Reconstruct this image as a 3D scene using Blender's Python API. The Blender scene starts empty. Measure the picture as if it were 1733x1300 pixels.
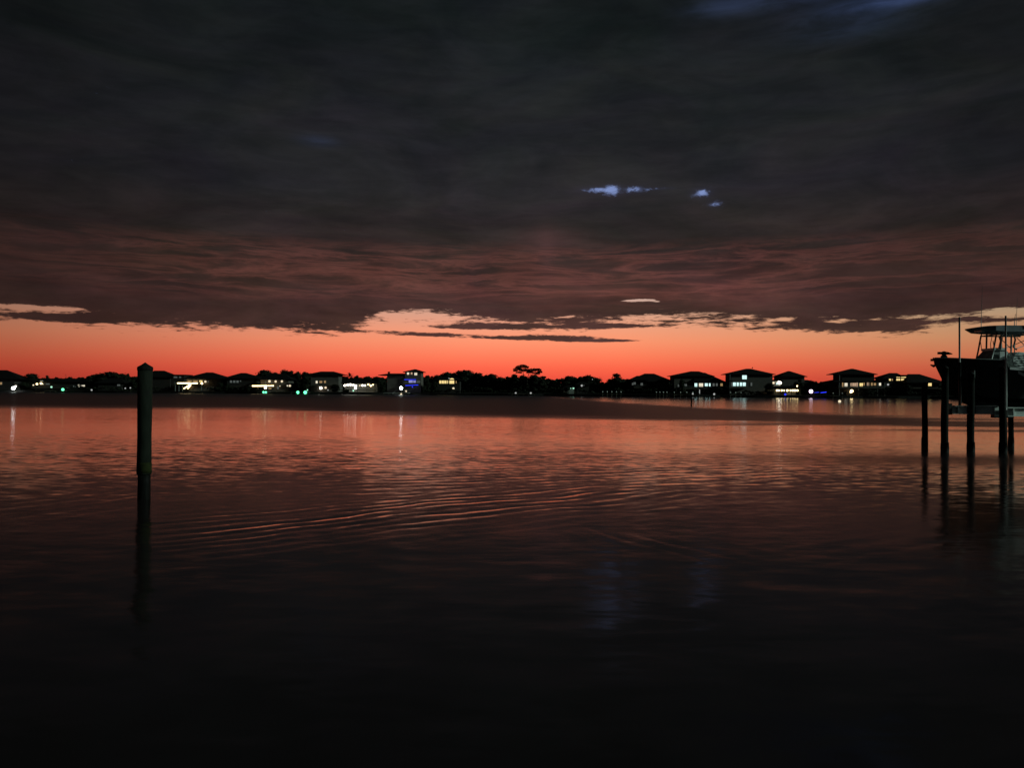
import bpy, math, random
from mathutils import Vector, Matrix, Euler
R = math.radians
random.seed(7)
SC = bpy.context.scene
COL = SC.collection

def lin(c):
    c /= 255.0
    return c/12.92 if c <= 0.04045 else ((c+0.055)/1.055)**2.4
def rgb(r, g, b):
    return (lin(r), lin(g), lin(b), 1.0)

# ------------------------------------------------------------------ camera
F = 1302.0; PW, PH = 1733.0, 1300.0
CAM_H = 2.4
cam_d = bpy.data.cameras.new('camera')
cam_d.sensor_width = 36.0; cam_d.lens = 36.0*F/PW
cam_d.clip_start = 0.1; cam_d.clip_end = 8000
cam = bpy.data.objects.new('camera', cam_d); COL.objects.link(cam)
cam.location = (0, 0, CAM_H)
ROLL = math.atan(10.0/PW); PITCH = math.atan(10.5/F)
CM = Matrix.Rotation(R(90)+PITCH, 3, 'X') @ Matrix.Rotation(ROLL, 3, 'Z')
cam.rotation_euler = CM.to_euler()
SC.camera = cam
SC.render.resolution_x, SC.render.resolution_y = 1024, 769
SC.view_settings.view_transform = 'Standard'; SC.view_settings.look = 'None'
SC.view_settings.exposure = 0; SC.view_settings.gamma = 1
SC.cycles.sample_clamp_indirect = 3.0
SC.cycles.max_bounces = 6
SC.cycles.caustics_reflective = False

def ray(px, py):
    return CM @ Vector(((px-PW/2)/F, -(py-PH/2)/F, -1.0))
def at(px, py, Y):
    d = ray(px, py); t = Y/d.y
    return Vector((d.x*t, Y, CAM_H+d.z*t))
def on_water(px, py, z=0.0):
    d = ray(px, py); t = (z-CAM_H)/d.z
    return Vector((d.x*t, d.y*t, z))
def azel(px, py):
    d = ray(px, py)
    return math.degrees(math.atan2(d.x, d.y)), math.degrees(math.atan2(d.z, math.hypot(d.x, d.y)))

# ------------------------------------------------------------------ node helper
class G:
    def __init__(s, tree): s.t = tree; s.n = tree.nodes; s.l = tree.links
    def put(s, sock, v):
        if hasattr(v, 'is_output'): s.l.new(v, sock)
        else: sock.default_value = v
    def m(s, op, a, b=0.0, c=0.0, clamp=False):
        n = s.n.new('ShaderNodeMath'); n.operation = op; n.use_clamp = clamp
        s.put(n.inputs[0], a); s.put(n.inputs[1], b); s.put(n.inputs[2], c)
        return n.outputs[0]
    def add(s, a, b): return s.m('ADD', a, b)
    def sub(s, a, b): return s.m('SUBTRACT', a, b)
    def mul(s, a, b): return s.m('MULTIPLY', a, b)
    def vec(s, x, y, z):
        n = s.n.new('ShaderNodeCombineXYZ')
        s.put(n.inputs[0], x); s.put(n.inputs[1], y); s.put(n.inputs[2], z); return n.outputs[0]
    def sep(s, v):
        n = s.n.new('ShaderNodeSeparateXYZ'); s.l.new(v, n.inputs[0]); return n.outputs
    def noise(s, v, scale=1.0, detail=3.0, rough=0.5, dist=0.0):
        n = s.n.new('ShaderNodeTexNoise'); s.l.new(v, n.inputs['Vector'])
        n.inputs['Scale'].default_value = scale; n.inputs['Detail'].default_value = detail
        n.inputs['Roughness'].default_value = rough; n.inputs['Distortion'].default_value = dist
        return n.outputs['Fac'], n.outputs['Color']
    def smooth(s, v, a, b, lo=0.0, hi=1.0):
        n = s.n.new('ShaderNodeMapRange'); n.interpolation_type = 'SMOOTHSTEP'
        s.put(n.inputs['Value'], v); n.inputs['From Min'].default_value = a; n.inputs['From Max'].default_value = b
        n.inputs['To Min'].default_value = lo; n.inputs['To Max'].default_value = hi
        return n.outputs[0]
    def ramp(s, v, stops):
        n = s.n.new('ShaderNodeValToRGB'); e = n.color_ramp.elements
        while len(e) < len(stops): e.new(0.5)
        for k, (p, c) in enumerate(stops): e[k].position = p; e[k].color = c
        s.put(n.inputs[0], v); return n.outputs[0]
    def curve(s, v, pts):
        n = s.n.new('ShaderNodeFloatCurve'); cu = n.mapping.curves[0]
        n.mapping.use_clip = False
        while len(cu.points) < len(pts): cu.points.new(0.5, 0.5)
        for k, (x, y) in enumerate(pts): cu.points[k].location = (x, y)
        n.mapping.update(); s.put(n.inputs['Value'], v); n.inputs['Factor'].default_value = 1
        return n.outputs[0]
    def mix(s, f, a, b, kind='MIX'):
        n = s.n.new('ShaderNodeMix'); n.data_type = 'RGBA'; n.blend_type = kind
        s.put(n.inputs[0], f); s.put(n.inputs[6], a); s.put(n.inputs[7], b); return n.outputs[2]
    def scale(s, c, f):
        n = s.n.new('ShaderNodeVectorMath'); n.operation = 'SCALE'
        s.put(n.inputs[0], c); s.put(n.inputs['Scale'], f); return n.outputs[0]
    def vm(s, op, a, b=(0, 0, 0)):
        n = s.n.new('ShaderNodeVectorMath'); n.operation = op
        s.put(n.inputs[0], a); s.put(n.inputs[1], b); return n.outputs[0]

# ------------------------------------------------------------------ dusk sky (world, by direction)
W = bpy.data.worlds.new('World'); SC.world = W; W.use_nodes = True
W.node_tree.nodes.clear()
g = G(W.node_tree)
tc = g.n.new('ShaderNodeTexCoord').outputs['Generated']
dx, dy, dz = g.sep(tc)
AZ = g.mul(g.m('ARCTAN2', dx, dy), 180/math.pi)
EL = g.mul(g.m('ARCSINE', dz), 180/math.pi)
def blob(px, py, sx, sy):
    a, e = azel(px, py); k = math.degrees(1/F)
    u = g.m('DIVIDE', g.sub(AZ, a), sx*k); v = g.m('DIVIDE', g.sub(EL, e), sy*k)
    return g.m('EXPONENT', g.mul(g.add(g.mul(u, u), g.mul(v, v)), -1.0))
def blobs(lst):
    tot = None
    for (px, py, sx, sy, A) in lst:
        b = g.mul(blob(px, py, sx, sy), A)
        tot = b if tot is None else g.add(tot, b)
    return tot
AZN = g.m('DIVIDE', g.add(AZ, 40.0), 80.0, clamp=True)
def azn(px): return (azel(px, 600)[0]+40)/80
# clear band under the cloud deck
clear = g.ramp(g.m('DIVIDE', EL, 20.0, clamp=True), [
    (0.00, rgb(222, 66, 52)), (0.05, rgb(238, 82, 66)), (0.085, rgb(249, 98, 76)), (0.125, rgb(252, 119, 90)),
    (0.18, rgb(250, 143, 109)), (0.225, rgb(240, 153, 122)), (0.29, rgb(214, 158, 136)), (0.40, rgb(180, 165, 170)), (0.75, rgb(140, 158, 205))])
tint = g.ramp(AZN, [(0.0, (0.36, 0.34, 0.34, 1)), (0.09, (0.44, 0.46, 0.46, 1)), (0.20, (0.66, 0.66, 0.68, 1)),
                    (0.33, (0.90, 0.88, 0.88, 1)), (0.47, (1, 1, 1, 1)), (0.60, (0.98, 1.0, 0.95, 1)), (0.72, (0.82, 0.92, 0.85, 1)),
                    (0.86, (0.58, 0.86, 0.78, 1)), (1.0, (0.45, 0.7, 0.65, 1))])
clear = g.mix(1.0, clear, tint, 'MULTIPLY')
sk = g.n.new('ShaderNodeTexSky'); sk.sky_type = 'NISHITA'; sk.sun_disc = False
LAMP_AZ, LAMP_EL = 104.0, 22.0
sk.sun_elevation = R(-2.0); sk.sun_rotation = R(0.0)
clear = g.vm('ADD', clear, g.scale(sk.outputs[0], 0.05))
# cloud deck lower edge
EDGE = [(0, 530), (90, 538), (150, 545), (250, 551), (400, 557), (500, 562), (580, 559), (640, 541), (700, 533), (800, 539), (880, 552),
        (960, 554), (1050, 545), (1140, 540), (1250, 547), (1350, 555), (1450, 560), (1520, 561), (1590, 546), (1650, 538), (1733, 534)]
pts = [(0.0, azel(0, 530)[1]/10)]
for (px, py) in EDGE: pts.append(((azel(px, py)[0]+40)/80, azel(px, py)[1]/10))
pts.append((1.0, azel(1733, 534)[1]/10))
edge = g.mul(g.curve(AZN, pts), 10.0)
cv = g.vec(g.mul(AZ, 0.24), g.mul(EL, 1.9), 3.1)
n1, _ = g.noise(cv, 1.0, 6.0, 0.62, 0.3)
cv2 = g.vec(g.mul(AZ, 1.0), g.mul(EL, 5.6), 9.0)
n2, _ = g.noise(cv2, 1.0, 7.0, 0.66, 0.35)
DEN = g.m('DIVIDE', g.sub(EL, edge), 0.42)
DEN = g.add(DEN, g.mul(g.sub(n1, 0.5), 4.6))
DEN = g.add(DEN, g.mul(g.sub(n2, 0.5), 5.6))
DEN = g.add(DEN, blobs([(40, 520, 60, 5, -2.6), (125, 523, 34, 3.5, -2.2), (110, 538, 66, 5, 3.2), (1064, 509, 20, 3.2, -4.9), (1096, 507.5, 22, 2.8, -4.9), (1112, 511, 9, 2.0, -3.0),
                        (680, 533, 55, 5, -2.0), (1715, 526, 50, 5, -2.8), (1700, 540, 60, 4, 1.2),
                        (1262, 537, 30, 3.2, -2.0), (1330, 540, 24, 3.6, -2.2), (1384, 536, 26, 2.6, -1.5), (1424, 543, 22, 4.4, -2.4), (1482, 541, 20, 3, -1.5), (1462, 535, 40, 2.6, -1.4),
                        (1548, 537, 46, 4, -2.4), (1390, 552, 170, 6, 1.1), (1480, 558, 60, 4, 1.0), (960, 536, 60, 4, -1.2), (1075, 536, 50, 4, -1.4),
                        (720, 566, 80, 3.6, 4.4), (880, 572, 130, 4.2, 4.6), (1030, 577, 90, 3.0, 4.4), (780, 554, 70, 5, 3.4), (870, 553, 60, 4, 1.6), (1050, 552, 90, 4, 3.0), (660, 561, 70, 3, 2.2)]))
mask = g.smooth(DEN, -0.6, 0.75)
# underside of the cloud deck
cl = g.ramp(g.m('DIVIDE', EL, 45.0, clamp=True), [
    (0.07, rgb(80, 54, 48)), (0.11, rgb(74, 51, 46)), (0.145, rgb(65, 46, 43)), (0.19, rgb(59, 43, 40)), (0.225, rgb(50, 41, 39)),
    (0.265, rgb(45, 40, 40)), (0.32, rgb(39, 38, 41)), (0.40, rgb(35, 36, 39)), (0.49, rgb(29, 32, 34)), (0.60, rgb(23, 27, 29)),
    (0.75, rgb(24, 26, 28)), (1.0, rgb(24, 25, 27))])
azb = g.curve(AZN, [(0.0, 0.46), (0.09, 0.54), (0.2, 0.72), (0.35, 0.92), (0.5, 1.0), (0.62, 1.0), (0.78, 0.88), (0.92, 0.68), (1.0, 0.56)])
cl = g.scale(cl, azb)
lv = g.vec(g.mul(AZ, 0.10), g.mul(EL, 0.30), 21.0)
bn, bc = g.noise(lv, 1.0, 5.0, 0.58, 0.6)
cl = g.scale(cl, g.smooth(bn, 0.25, 0.78, 0.74, 1.26))
bt = g.vm('ADD', g.scale(g.vm('SUBTRACT', bc, (0.5, 0.5, 0.5)), 0.38), (1, 1, 1))
cl = g.vm('MULTIPLY', cl, bt)
# sunlit red streaks along the underside
sv = g.vec(g.mul(AZ, 0.11), g.mul(g.add(EL, g.mul(g.sub(bn, 0.5), 1.0)), 1.15), 4.0)
sn, _ = g.noise(sv, 1.0, 6.0, 0.6, 0.5)
ridge = g.m('SUBTRACT', 1.0, g.m('ABSOLUTE', g.mul(g.sub(sn, 0.5), 7.0)), clamp=True)
ridge = g.m('POWER', ridge, 2.0)
side = g.mul(g.smooth(AZ, 31.0, 14.0, 0.55, 1.0), g.smooth(AZ, -33.0, -18.0, 0.4, 1.0))
band = g.mul(g.mul(g.smooth(EL, 5.6, 7.6), g.smooth(EL, 11.2, 9.6)), side)
cl = g.vm('ADD', cl, g.scale(rgb(86, 44, 38)[:3], g.mul(g.mul(ridge, band), g.mul(azb, 0.74))))
# purple-red pools of glow in the deck
rn, _ = g.noise(g.vec(g.mul(AZ, 0.09), g.mul(EL, 0.5), 33.0), 1.0, 3.0, 0.5)
redband = g.mul(g.mul(g.smooth(EL, 3.5, 6.5), g.smooth(EL, 10.4, 7.6)), side)
cl = g.vm('ADD', cl, g.scale(rgb(74, 36, 32)[:3], g.mul(g.mul(g.smooth(rn, 0.46, 0.7), redband), g.mul(azb, 0.42))))
cl = g.vm('ADD', cl, g.scale(rgb(62, 34, 36)[:3], blobs([(925, 405, 60, 20, 0.6), (925, 430, 16, 40, 0.35)])))
# fine soft wisps higher up
wn, _ = g.noise(g.vec(g.mul(AZ, 0.22), g.mul(EL, 1.1), 55.0), 1.0, 6.0, 0.62, 0.4)
cl = g.scale(cl, g.smooth(wn, 0.3, 0.72, 0.88, 1.13))
# blue openings
cl = g.vm('ADD', cl, g.scale(rgb(46, 60, 96)[:3], g.mul(g.smooth(wn, 0.3, 0.7, 0.4, 1.5), blobs([(540, 238, 30, 8, 0.18), (1520, -2, 70, 9, 0.75), (1330, -2, 90, 14, 0.22), (1220, 10, 50, 12, 0.2), (1440, 35, 90, 24, 0.16)]))))
gn, _ = g.noise(g.vec(g.mul(AZ, 1.6), g.mul(EL, 3.0), 70.0), 1.0, 4.0, 0.6, 0.6)
GP = blobs([(1012, 321, 30, 6, 0.78), (1037, 322, 15, 9, 1.0), (1076, 321, 18, 6, 0.92), (1115, 319, 22, 2.5, 0.55), (1187, 327, 16, 8, 1.0), (1210, 345, 12, 6, 0.8)])
gap = g.m('POWER', g.smooth(g.add(GP, g.mul(g.sub(gn, 0.5), 1.8)), 0.34, 1.2), 1.4)
cl = g.vm('ADD', cl, g.scale(rgb(54, 58, 100)[:3], g.mul(GP, 0.16)))
cl = g.mix(gap, cl, rgb(124, 142, 192))
sky = g.mix(mask, clear, cl)
# below the horizon the dome stays dark
sky = g.mix(g.smooth(EL, -0.6, -0.1), (0.004, 0.004, 0.004, 1), sky)
# the far side of the sky, away from the glow, is plain night grey
sky = g.mix(g.smooth(dy, -0.1, 0.35), rgb(24, 27, 29), sky)
bg = g.n.new('ShaderNodeBackground'); g.l.new(sky, bg.inputs[0]); bg.inputs[1].default_value = 1.0
wo = g.n.new('ShaderNodeOutputWorld'); g.l.new(bg.outputs[0], wo.inputs[0])
try:
    W.cycles.sampling_method = 'MANUAL'; W.cycles.sample_map_resolution = 1024
except Exception: pass

# ------------------------------------------------------------------ dim light standing in for an unseen shore lamp, behind and to the right
sd = bpy.data.lights.new('shore_light', 'SUN'); sd.energy = 1.5; sd.angle = R(3); sd.color = (0.72, 1.0, 0.88)
so = bpy.data.objects.new('shore_light', sd); COL.objects.link(so)
v = Vector((math.sin(R(LAMP_AZ))*math.cos(R(LAMP_EL)), math.cos(R(LAMP_AZ))*math.cos(R(LAMP_EL)), math.sin(R(LAMP_EL))))
so.rotation_euler = v.to_track_quat('Z', 'Y').to_euler()

# ------------------------------------------------------------------ materials
def pmat(name, col, rough=0.7, var=0.35, scale=3.0, stretch=(1, 1, 1), metal=0.0, bump=0.0, spec=0.06):
    m = bpy.data.materials.new(name); m.use_nodes = True
    t = m.node_tree; q = G(t); b = t.nodes['Principled BSDF']
    o = q.n.new('ShaderNodeTexCoord').outputs['Object']
    vv = q.vm('MULTIPLY', o, stretch)
    n, c = q.noise(vv, scale, 4.0, 0.6)
    lo = tuple(x*(1-var) for x in col[:3])+(1,); hi = tuple(min(1, x*(1+var)) for x in col[:3])+(1,)
    t.links.new(q.ramp(n, [(0.3, lo), (0.7, hi)]), b.inputs['Base Color'])
    b.inputs['Roughness'].default_value = rough; b.inputs['Metallic'].default_value = metal
    b.inputs['Specular IOR Level'].default_value = spec
    if bump:
        bn_ = q.n.new('ShaderNodeBump'); bn_.inputs['Strength'].default_value = bump; bn_.inputs['Distance'].default_value = 0.02
        t.links.new(n, bn_.inputs['Height']); t.links.new(bn_.outputs[0], b.inputs['Normal'])
    return m
def emat(name, col, s):
    m = bpy.data.materials.new(name); m.use_nodes = True
    t = m.node_tree; t.nodes.clear()
    e = t.nodes.new('ShaderNodeEmission'); e.inputs[0].default_value = col; e.inputs[1].default_value = s
    o = t.nodes.new('ShaderNodeOutputMaterial'); t.links.new(e.outputs[0], o.inputs[0]); return m
M_ = {}
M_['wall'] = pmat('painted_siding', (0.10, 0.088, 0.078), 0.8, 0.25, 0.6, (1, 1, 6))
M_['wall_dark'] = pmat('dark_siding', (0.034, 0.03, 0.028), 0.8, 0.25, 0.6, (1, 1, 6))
M_['wall_light'] = pmat('pale_siding', (0.30, 0.31, 0.29), 0.8, 0.2, 0.6, (1, 1, 6))
M_['roof'] = pmat('dark_shingles', (0.008, 0.007, 0.0068), 0.9, 0.4, 1.2, (1, 1, 3))
M_['trim'] = pmat('white_trim', (0.22, 0.22, 0.21), 0.6, 0.15, 1.5)
M_['timber'] = pmat('weathered_timber', (0.10, 0.085, 0.065), 0.85, 0.4, 2.0, (4, 4, 0.6), bump=0.4)
M_['pile'] = pmat('tarred_timber', (0.010, 0.0105, 0.009), 0.8, 0.5, 5.0, (5, 5, 0.35), bump=0.8)
M_['wet'] = pmat('wet_timber', (0.005, 0.005, 0.0045), 0.6, 0.5, 4.0, (4, 4, 0.6), bump=0.6)
M_['sleeve'] = pmat('pile_wrap', (0.0125, 0.0145, 0.0105), 0.75, 0.4, 3.0, (3, 3, 0.7), bump=0.4)
M_['moss'] = pmat('algae_band', (0.018, 0.021, 0.007), 0.8, 0.5, 4.0, bump=0.4)
M_['leaf'] = pmat('dark_leaves', (0.012, 0.015, 0.008), 0.8, 0.5, 0.5, spec=0.1)
M_['bark'] = pmat('bark', (0.05, 0.04, 0.03), 0.9, 0.4, 3.0, (3, 3, 0.5))
M_['soil'] = pmat('shore_ground', (0.015, 0.016, 0.012), 0.95, 0.4, 0.15)
M_['wallstone'] = pmat('seawall_concrete', (0.03, 0.029, 0.028), 0.9, 0.4, 0.5)
M_['pane_dim'] = emat('dim_window', (0.75, 0.85, 0.8, 1), 0.10)
M_['cool'] = emat('cool_window', (0.62, 0.92, 0.88, 1), 1.25)
M_['white'] = emat('white_window', (1.0, 0.90, 0.68, 1), 0.9)
M_['warm'] = emat('warm_window', (1.0, 0.74, 0.30, 1), 1.1)
M_['warmdim'] = emat('warm_dim_window', (1.0, 0.62, 0.28, 1), 0.32)
M_['peach'] = emat('peach_window', (1.0, 0.66, 0.42, 1), 0.5)
M_['lav'] = emat('lavender_window', (0.42, 0.42, 0.95, 1), 0.8)
M_['lamp_white'] = emat('white_lamp', (1.0, 0.92, 0.76, 1), 7)
M_['lamp_flood'] = emat('flood_lamp', (0.9, 1.0, 0.97, 1), 26)
M_['lamp_warm'] = emat('warm_lamp', (1.0, 0.74, 0.36, 1), 6)
M_['lamp_soft'] = emat('soft_lamp', (1.0, 0.82, 0.55, 1), 0.95)
M_['lamp_pale'] = emat('pale_lamp', (0.9, 0.92, 0.9, 1), 0.45)
M_['lamp_green'] = emat('green_lamp', (0.13, 1.0, 0.42, 1), 2.6)
M_['lamp_mint'] = emat('mint_lamp', (0.5, 1.0, 0.72, 1), 1.0)
M_['lamp_blue'] = emat('blue_lamp', (0.03, 0.05, 1.0, 1), 1.3)
M_['lamp_pink'] = emat('pink_lamp', (1.0, 0.75, 0.95, 1), 3)
M_['cap_white'] = pmat('white_cap', (0.75, 0.75, 0.72), 0.6, 0.1)

# ------------------------------------------------------------------ mesh helper
class MB:
    def __init__(s): s.v = []; s.f = []; s.mi = []; s.sm = []
    def face(s, idx, mi=0, sm=False): s.f.append(idx); s.mi.append(mi); s.sm.append(sm)
    def box(s, a, b, mi=0):
        (x0, y0, z0), (x1, y1, z1) = a, b
        k = len(s.v)
        s.v += [(x, y, z) for z in (z0, z1) for (x, y) in ((x0, y0), (x1, y0), (x1, y1), (x0, y1))]
        for f in ((3, 2, 1, 0), (4, 5, 6, 7), (0, 1, 5, 4), (1, 2, 6, 5), (2, 3, 7, 6), (3, 0, 4, 7)): s.face([k+i for i in f], mi)
        return s
    def tube(s, path, rad, seg=10, mi=0, caps=True):
        n = len(path); k0 = len(s.v)
        if not isinstance(rad, (list, tuple)): rad = [rad]*n
        P = [Vector(p) for p in path]
        for i in range(n):
            d = (P[min(i+1, n-1)]-P[max(i-1, 0)]).normalized()
            up = Vector((0, 0, 1)) if abs(d.z) < 0.95 else Vector((1, 0, 0))
            a = d.cross(up).normalized(); b = d.cross(a)
            for j in range(seg):
                t = 2*math.pi*j/seg
                s.v.append(tuple(P[i]+a*math.cos(t)*rad[i]+b*math.sin(t)*rad[i]))
        for i in range(n-1):
            for j in range(seg):
                j2 = (j+1) % seg
                s.face([k0+i*seg+j, k0+i*seg+j2, k0+(i+1)*seg+j2, k0+(i+1)*seg+j], mi, True)
        if caps:
            s.face([k0+j for j in range(seg)], mi); s.face([k0+(n-1)*seg+j for j in reversed(range(seg))], mi)
        return s
    def lathe(s, c, prof, seg=16, mi=0, wob=0.0):
        k0 = len(s.v); n = len(prof)
        for (r, z) in prof:
            for j in range(seg):
                t = 2*math.pi*j/seg; rr = r*(1+wob*math.sin(j*7.3+z*2.1))
                s.v.append((c[0]+rr*math.cos(t), c[1]+rr*math.sin(t), c[2]+z))
        for i in range(n-1):
            for j in range(seg):
                j2 = (j+1) % seg
                s.face([k0+i*seg+j, k0+i*seg+j2, k0+(i+1)*seg+j2, k0+(i+1)*seg+j], mi, True)
        s.face([k0+(n-1)*seg+j for j in range(seg)], mi); s.face([k0+j for j in reversed(range(seg))], mi)
        return s
    def ball(s, c, r, mi=0, sx=1.0, sz=1.0):
        prof = [(max(1e-3, r*math.sin(math.pi*i/6)), -r*sz*math.cos(math.pi*i/6)) for i in range(7)]
        return s.lathe(c, prof, 10, mi)
    def hip(s, x0, x1, y0, y1, z, rx0, rx1, ry, rz, th=0.22, mi=0):
        k = len(s.v)
        s.v += [(x0, y0, z), (x1, y0, z), (x1, y1, z), (x0, y1, z), (x0, y0, z-th), (x1, y0, z-th), (x1, y1, z-th), (x0, y1, z-th), (rx0, ry, rz), (rx1, ry, rz)]
        for f in ((0, 1, 9, 8), (2, 3, 8, 9), (1, 2, 9), (3, 0, 8), (4, 5, 1, 0), (5, 6, 2, 1), (6, 7, 3, 2), (7, 4, 0, 3), (7, 6, 5, 4)): s.face([k+i for i in f], mi)
        return s
    def quad(s, c, n, size, asp=1.0, mi=0):
        n = n.normalized(); a = n.cross(Vector((random.gauss(0, 1), random.gauss(0, 1), random.gauss(0, 1)))).normalized(); b = n.cross(a)
        k = len(s.v); h = size/2
        for (u, w) in ((-1, 0), (0, -asp), (1, 0), (0, asp)): s.v.append(tuple(c+a*u*h+b*w*h))
        s.face([k, k+1, k+2, k+3], mi); return s
    def build(s, name, mats, parent=None, off=(0, 0, 0)):
        me = bpy.data.meshes.new(name)
        me.from_pydata([(p[0]-off[0], p[1]-off[1], p[2]-off[2]) for p in s.v], [], s.f)
        if not isinstance(mats, (list, tuple)): mats = [mats]
        for m in mats: me.materials.append(m)
        me.polygons.foreach_set('material_index', s.mi); me.polygons.foreach_set('use_smooth', s.sm); me.update()
        o = bpy.data.objects.new(name, me); COL.objects.link(o)
        if parent: o.parent = parent
        else: o.location = off
        return o
def tag(o, label=None, cat=None, group=None, kind=None):
    if label: o['label'] = label
    if cat: o['category'] = cat
    if group: o['group'] = group
    if kind: o['kind'] = kind
    return o
def empty(name, loc, label, cat, group=None):
    o = bpy.data.objects.new(name, None); COL.objects.link(o); o.location = loc; o.empty_display_size = 0.2
    return tag(o, label, cat, group)
def copy_tree(o, parent=None):
    c = o.copy(); COL.objects.link(c); c.parent = parent
    for ch in list(o.children): copy_tree(ch, c)
    return c

# ------------------------------------------------------------------ the setting: water, far shore
def shore_py(px): return 663.5+(px/1733.0)*12.5
def shore_y(px): return on_water(px, shore_py(px)).y
def build_water():
    m = bpy.data.materials.new('bay_water'); m.use_nodes = True
    t = m.node_tree; q = G(t); b = t.nodes['Principled BSDF']
    pos = q.n.new('ShaderNodeNewGeometry').outputs['Position']
    x, y, z = q.sep(pos)
    def lay(sx, sy, seed, det=2.0):
        _, c = q.noise(q.vec(q.mul(x, sx), q.mul(y, sy), seed), 1.0, det, 0.5, 0.4)
        return q.vm('SUBTRACT', c, (0.5, 0.5, 0.5))
    patch, _ = q.noise(q.vec(q.mul(x, 0.018), q.mul(y, 0.06), 5.0), 1.0, 3.0, 0.55, 0.5)
    pm = q.smooth(patch, 0.35, 0.68, 0.6, 1.45)
    # breeze-ruffled patch between these two lines on the bay (metres)
    def line(pts_):
        c_ = q.curve(q.m('DIVIDE', q.add(x, 80.0), 160.0, clamp=True), [((a_+80)/160, b_/800) for (a_, b_) in pts_])
        return q.mul(c_, 800.0)
    wob = q.mul(q.sub(patch, 0.5), 0.35)
    nb_ = line([(-80, 96), (-63, 96), (-31, 97), (-17, 83), (0, 72), (9, 67), (15, 60), (28, 52), (80, 46)])
    fb_ = line([(-80, 640), (2, 640), (10, 330), (24, 138), (31, 95), (40, 71), (52, 61), (80, 53)])
    yy_ = q.mul(y, q.add(1.0, wob))
    str_, _ = q.noise(q.vec(q.mul(x, 0.05), q.mul(y, 0.22), 15.0), 1.0, 4.0, 0.6, 0.4)
    soft = q.smooth(x, 0.0, 24.0)
    rat = q.add(q.m('DIVIDE', yy_, nb_), q.mul(q.mul(q.sub(str_, 0.5), q.add(0.10, soft)), 0.9))
    ra2 = q.add(q.m('DIVIDE', yy_, fb_), q.mul(q.mul(q.sub(str_, 0.5), q.add(0.1, soft)), -0.9))
    ruf = q.mul(q.smooth(rat, 0.84, 1.16), q.smooth(ra2, 1.2, 0.8))
    ruf = q.mul(ruf, q.sub(1.0, q.mul(soft, 0.35)))
    u_ = q.m('DIVIDE', q.sub(x, 22.0), 13.0); v_ = q.m('DIVIDE', q.sub(y, 27.5), 2.6)
    rp2 = q.m('EXPONENT', q.mul(q.add(q.mul(u_, u_), q.mul(v_, v_)), -1.0))
    rgh = q.add(q.add(q.add(q.smooth(y, 25.0, 110.0, 0.0, 0.06), q.smooth(y, 10.0, 24.0, 0.115, 0.095)), q.mul(ruf, 0.31)), q.mul(rp2, q.mul(pm, 0.16)))
    s1 = q.scale(lay(2.6, 7.5, 1.0), q.mul(pm, 0.085))
    s2 = q.scale(lay(1.2, 4.6, 2.0), q.mul(pm, 0.048))
    s3 = q.scale(lay(0.14, 0.7, 3.0), 0.018)
    s = q.vm('ADD', q.vm('ADD', s1, s2), s3)
    wx, wy, wz = q.sep(s)
    wx = q.mul(wx, 0.55)
    nx, ny, nz = q.sep(q.scale(lay(1.0, 2.1, 6.0), q.smooth(y, 15.0, 9.0, 0.0, 0.10)))
    wx = q.add(wx, nx); wy = q.add(wy, ny)
    # wakes: trains of parallel ripples
    def wake(px0, py0, px1, py1, lam, width, amp, off, seed, endl=0.9):
        nonlocal wx, wy
        A = on_water(px0, py0); B = on_water(px1, py1); e = (B-A); L = e.length; e.normalize()
        k = Vector((-e.y, e.x, 0))
        sx_ = q.sub(x, A.x); sy_ = q.sub(y, A.y)
        al = q.add(q.mul(sx_, e.x), q.mul(sy_, e.y))
        nn, _ = q.noise(q.vec(q.mul(x, 0.35), q.mul(y, 0.35), seed), 1.0, 2.0, 0.5)
        ac = q.add(q.add(q.mul(sx_, k.x), q.mul(sy_, k.y)), q.mul(q.sub(nn, 0.5), 1.1))
        nb, _ = q.noise(q.vec(q.mul(al, 0.6), q.mul(ac, 2.2), seed+3), 1.0, 3.0, 0.6)
        env = q.m('EXPONENT', q.mul(q.m('POWER', q.m('DIVIDE', q.sub(ac, off), width), 2.0), -1.0))
        en2 = q.mul(q.smooth(al, -endl*2, endl*2), q.smooth(al, L+endl*3, L-endl*2))
        a_ = q.mul(q.mul(env, en2), q.mul(q.smooth(nb, 0.30, 0.64), amp))
        w_ = q.mul(q.sub(0.5, q.mul(q.m('POWER', q.add(q.mul(q.m('SINE', q.mul(ac, 2*math.pi/lam)), 0.5), 0.5), 3.0), 1.6)), a_)
        wx = q.add(wx, q.mul(w_, k.x)); wy = q.add(wy, q.mul(w_, k.y))
    wake(290, 915, 1080, 836, 0.47, 2.0, 0.060, 0.3, 11.0)
    wake(560, 840, 1500, 800, 0.66, 5.0, 0.022, 1.0, 17.0)
    wake(-40, 880, 260, 840, 0.6, 2.0, 0.016, 0.2, 23.0)
    wake(1250, 960, 1620, 905, 0.55, 0.9, 0.03, 0.0, 29.0)
    wake(1040, 895, 1230, 950, 0.5, 0.9, 0.035, 0.0, 37.0, 0.5)
    nrm = q.vm('NORMALIZE', q.vec(q.mul(wx, -1.0), q.mul(wy, -1.0), 1.0))
    t.links.new(nrm, b.inputs['Normal'])
    b.inputs['Base Color'].default_value = (0.012, 0.0085, 0.0088, 1)
    t.links.new(rgh, b.inputs['Roughness'])
    b.inputs['IOR'].default_value = 1.333
    w = MB()
    xs = [-3000, -400, -60, 60, 400, 3000]; ys = [-300, 0, 40, 120, 400, 4000]
    for yy in ys:
        for xx in xs: w.v.append((xx, yy, 0))
    n = len(xs)
    for j in range(len(ys)-1):
        for i in range(n-1): w.face([j*n+i, j*n+i+1, (j+1)*n+i+1, (j+1)*n+i])
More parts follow.
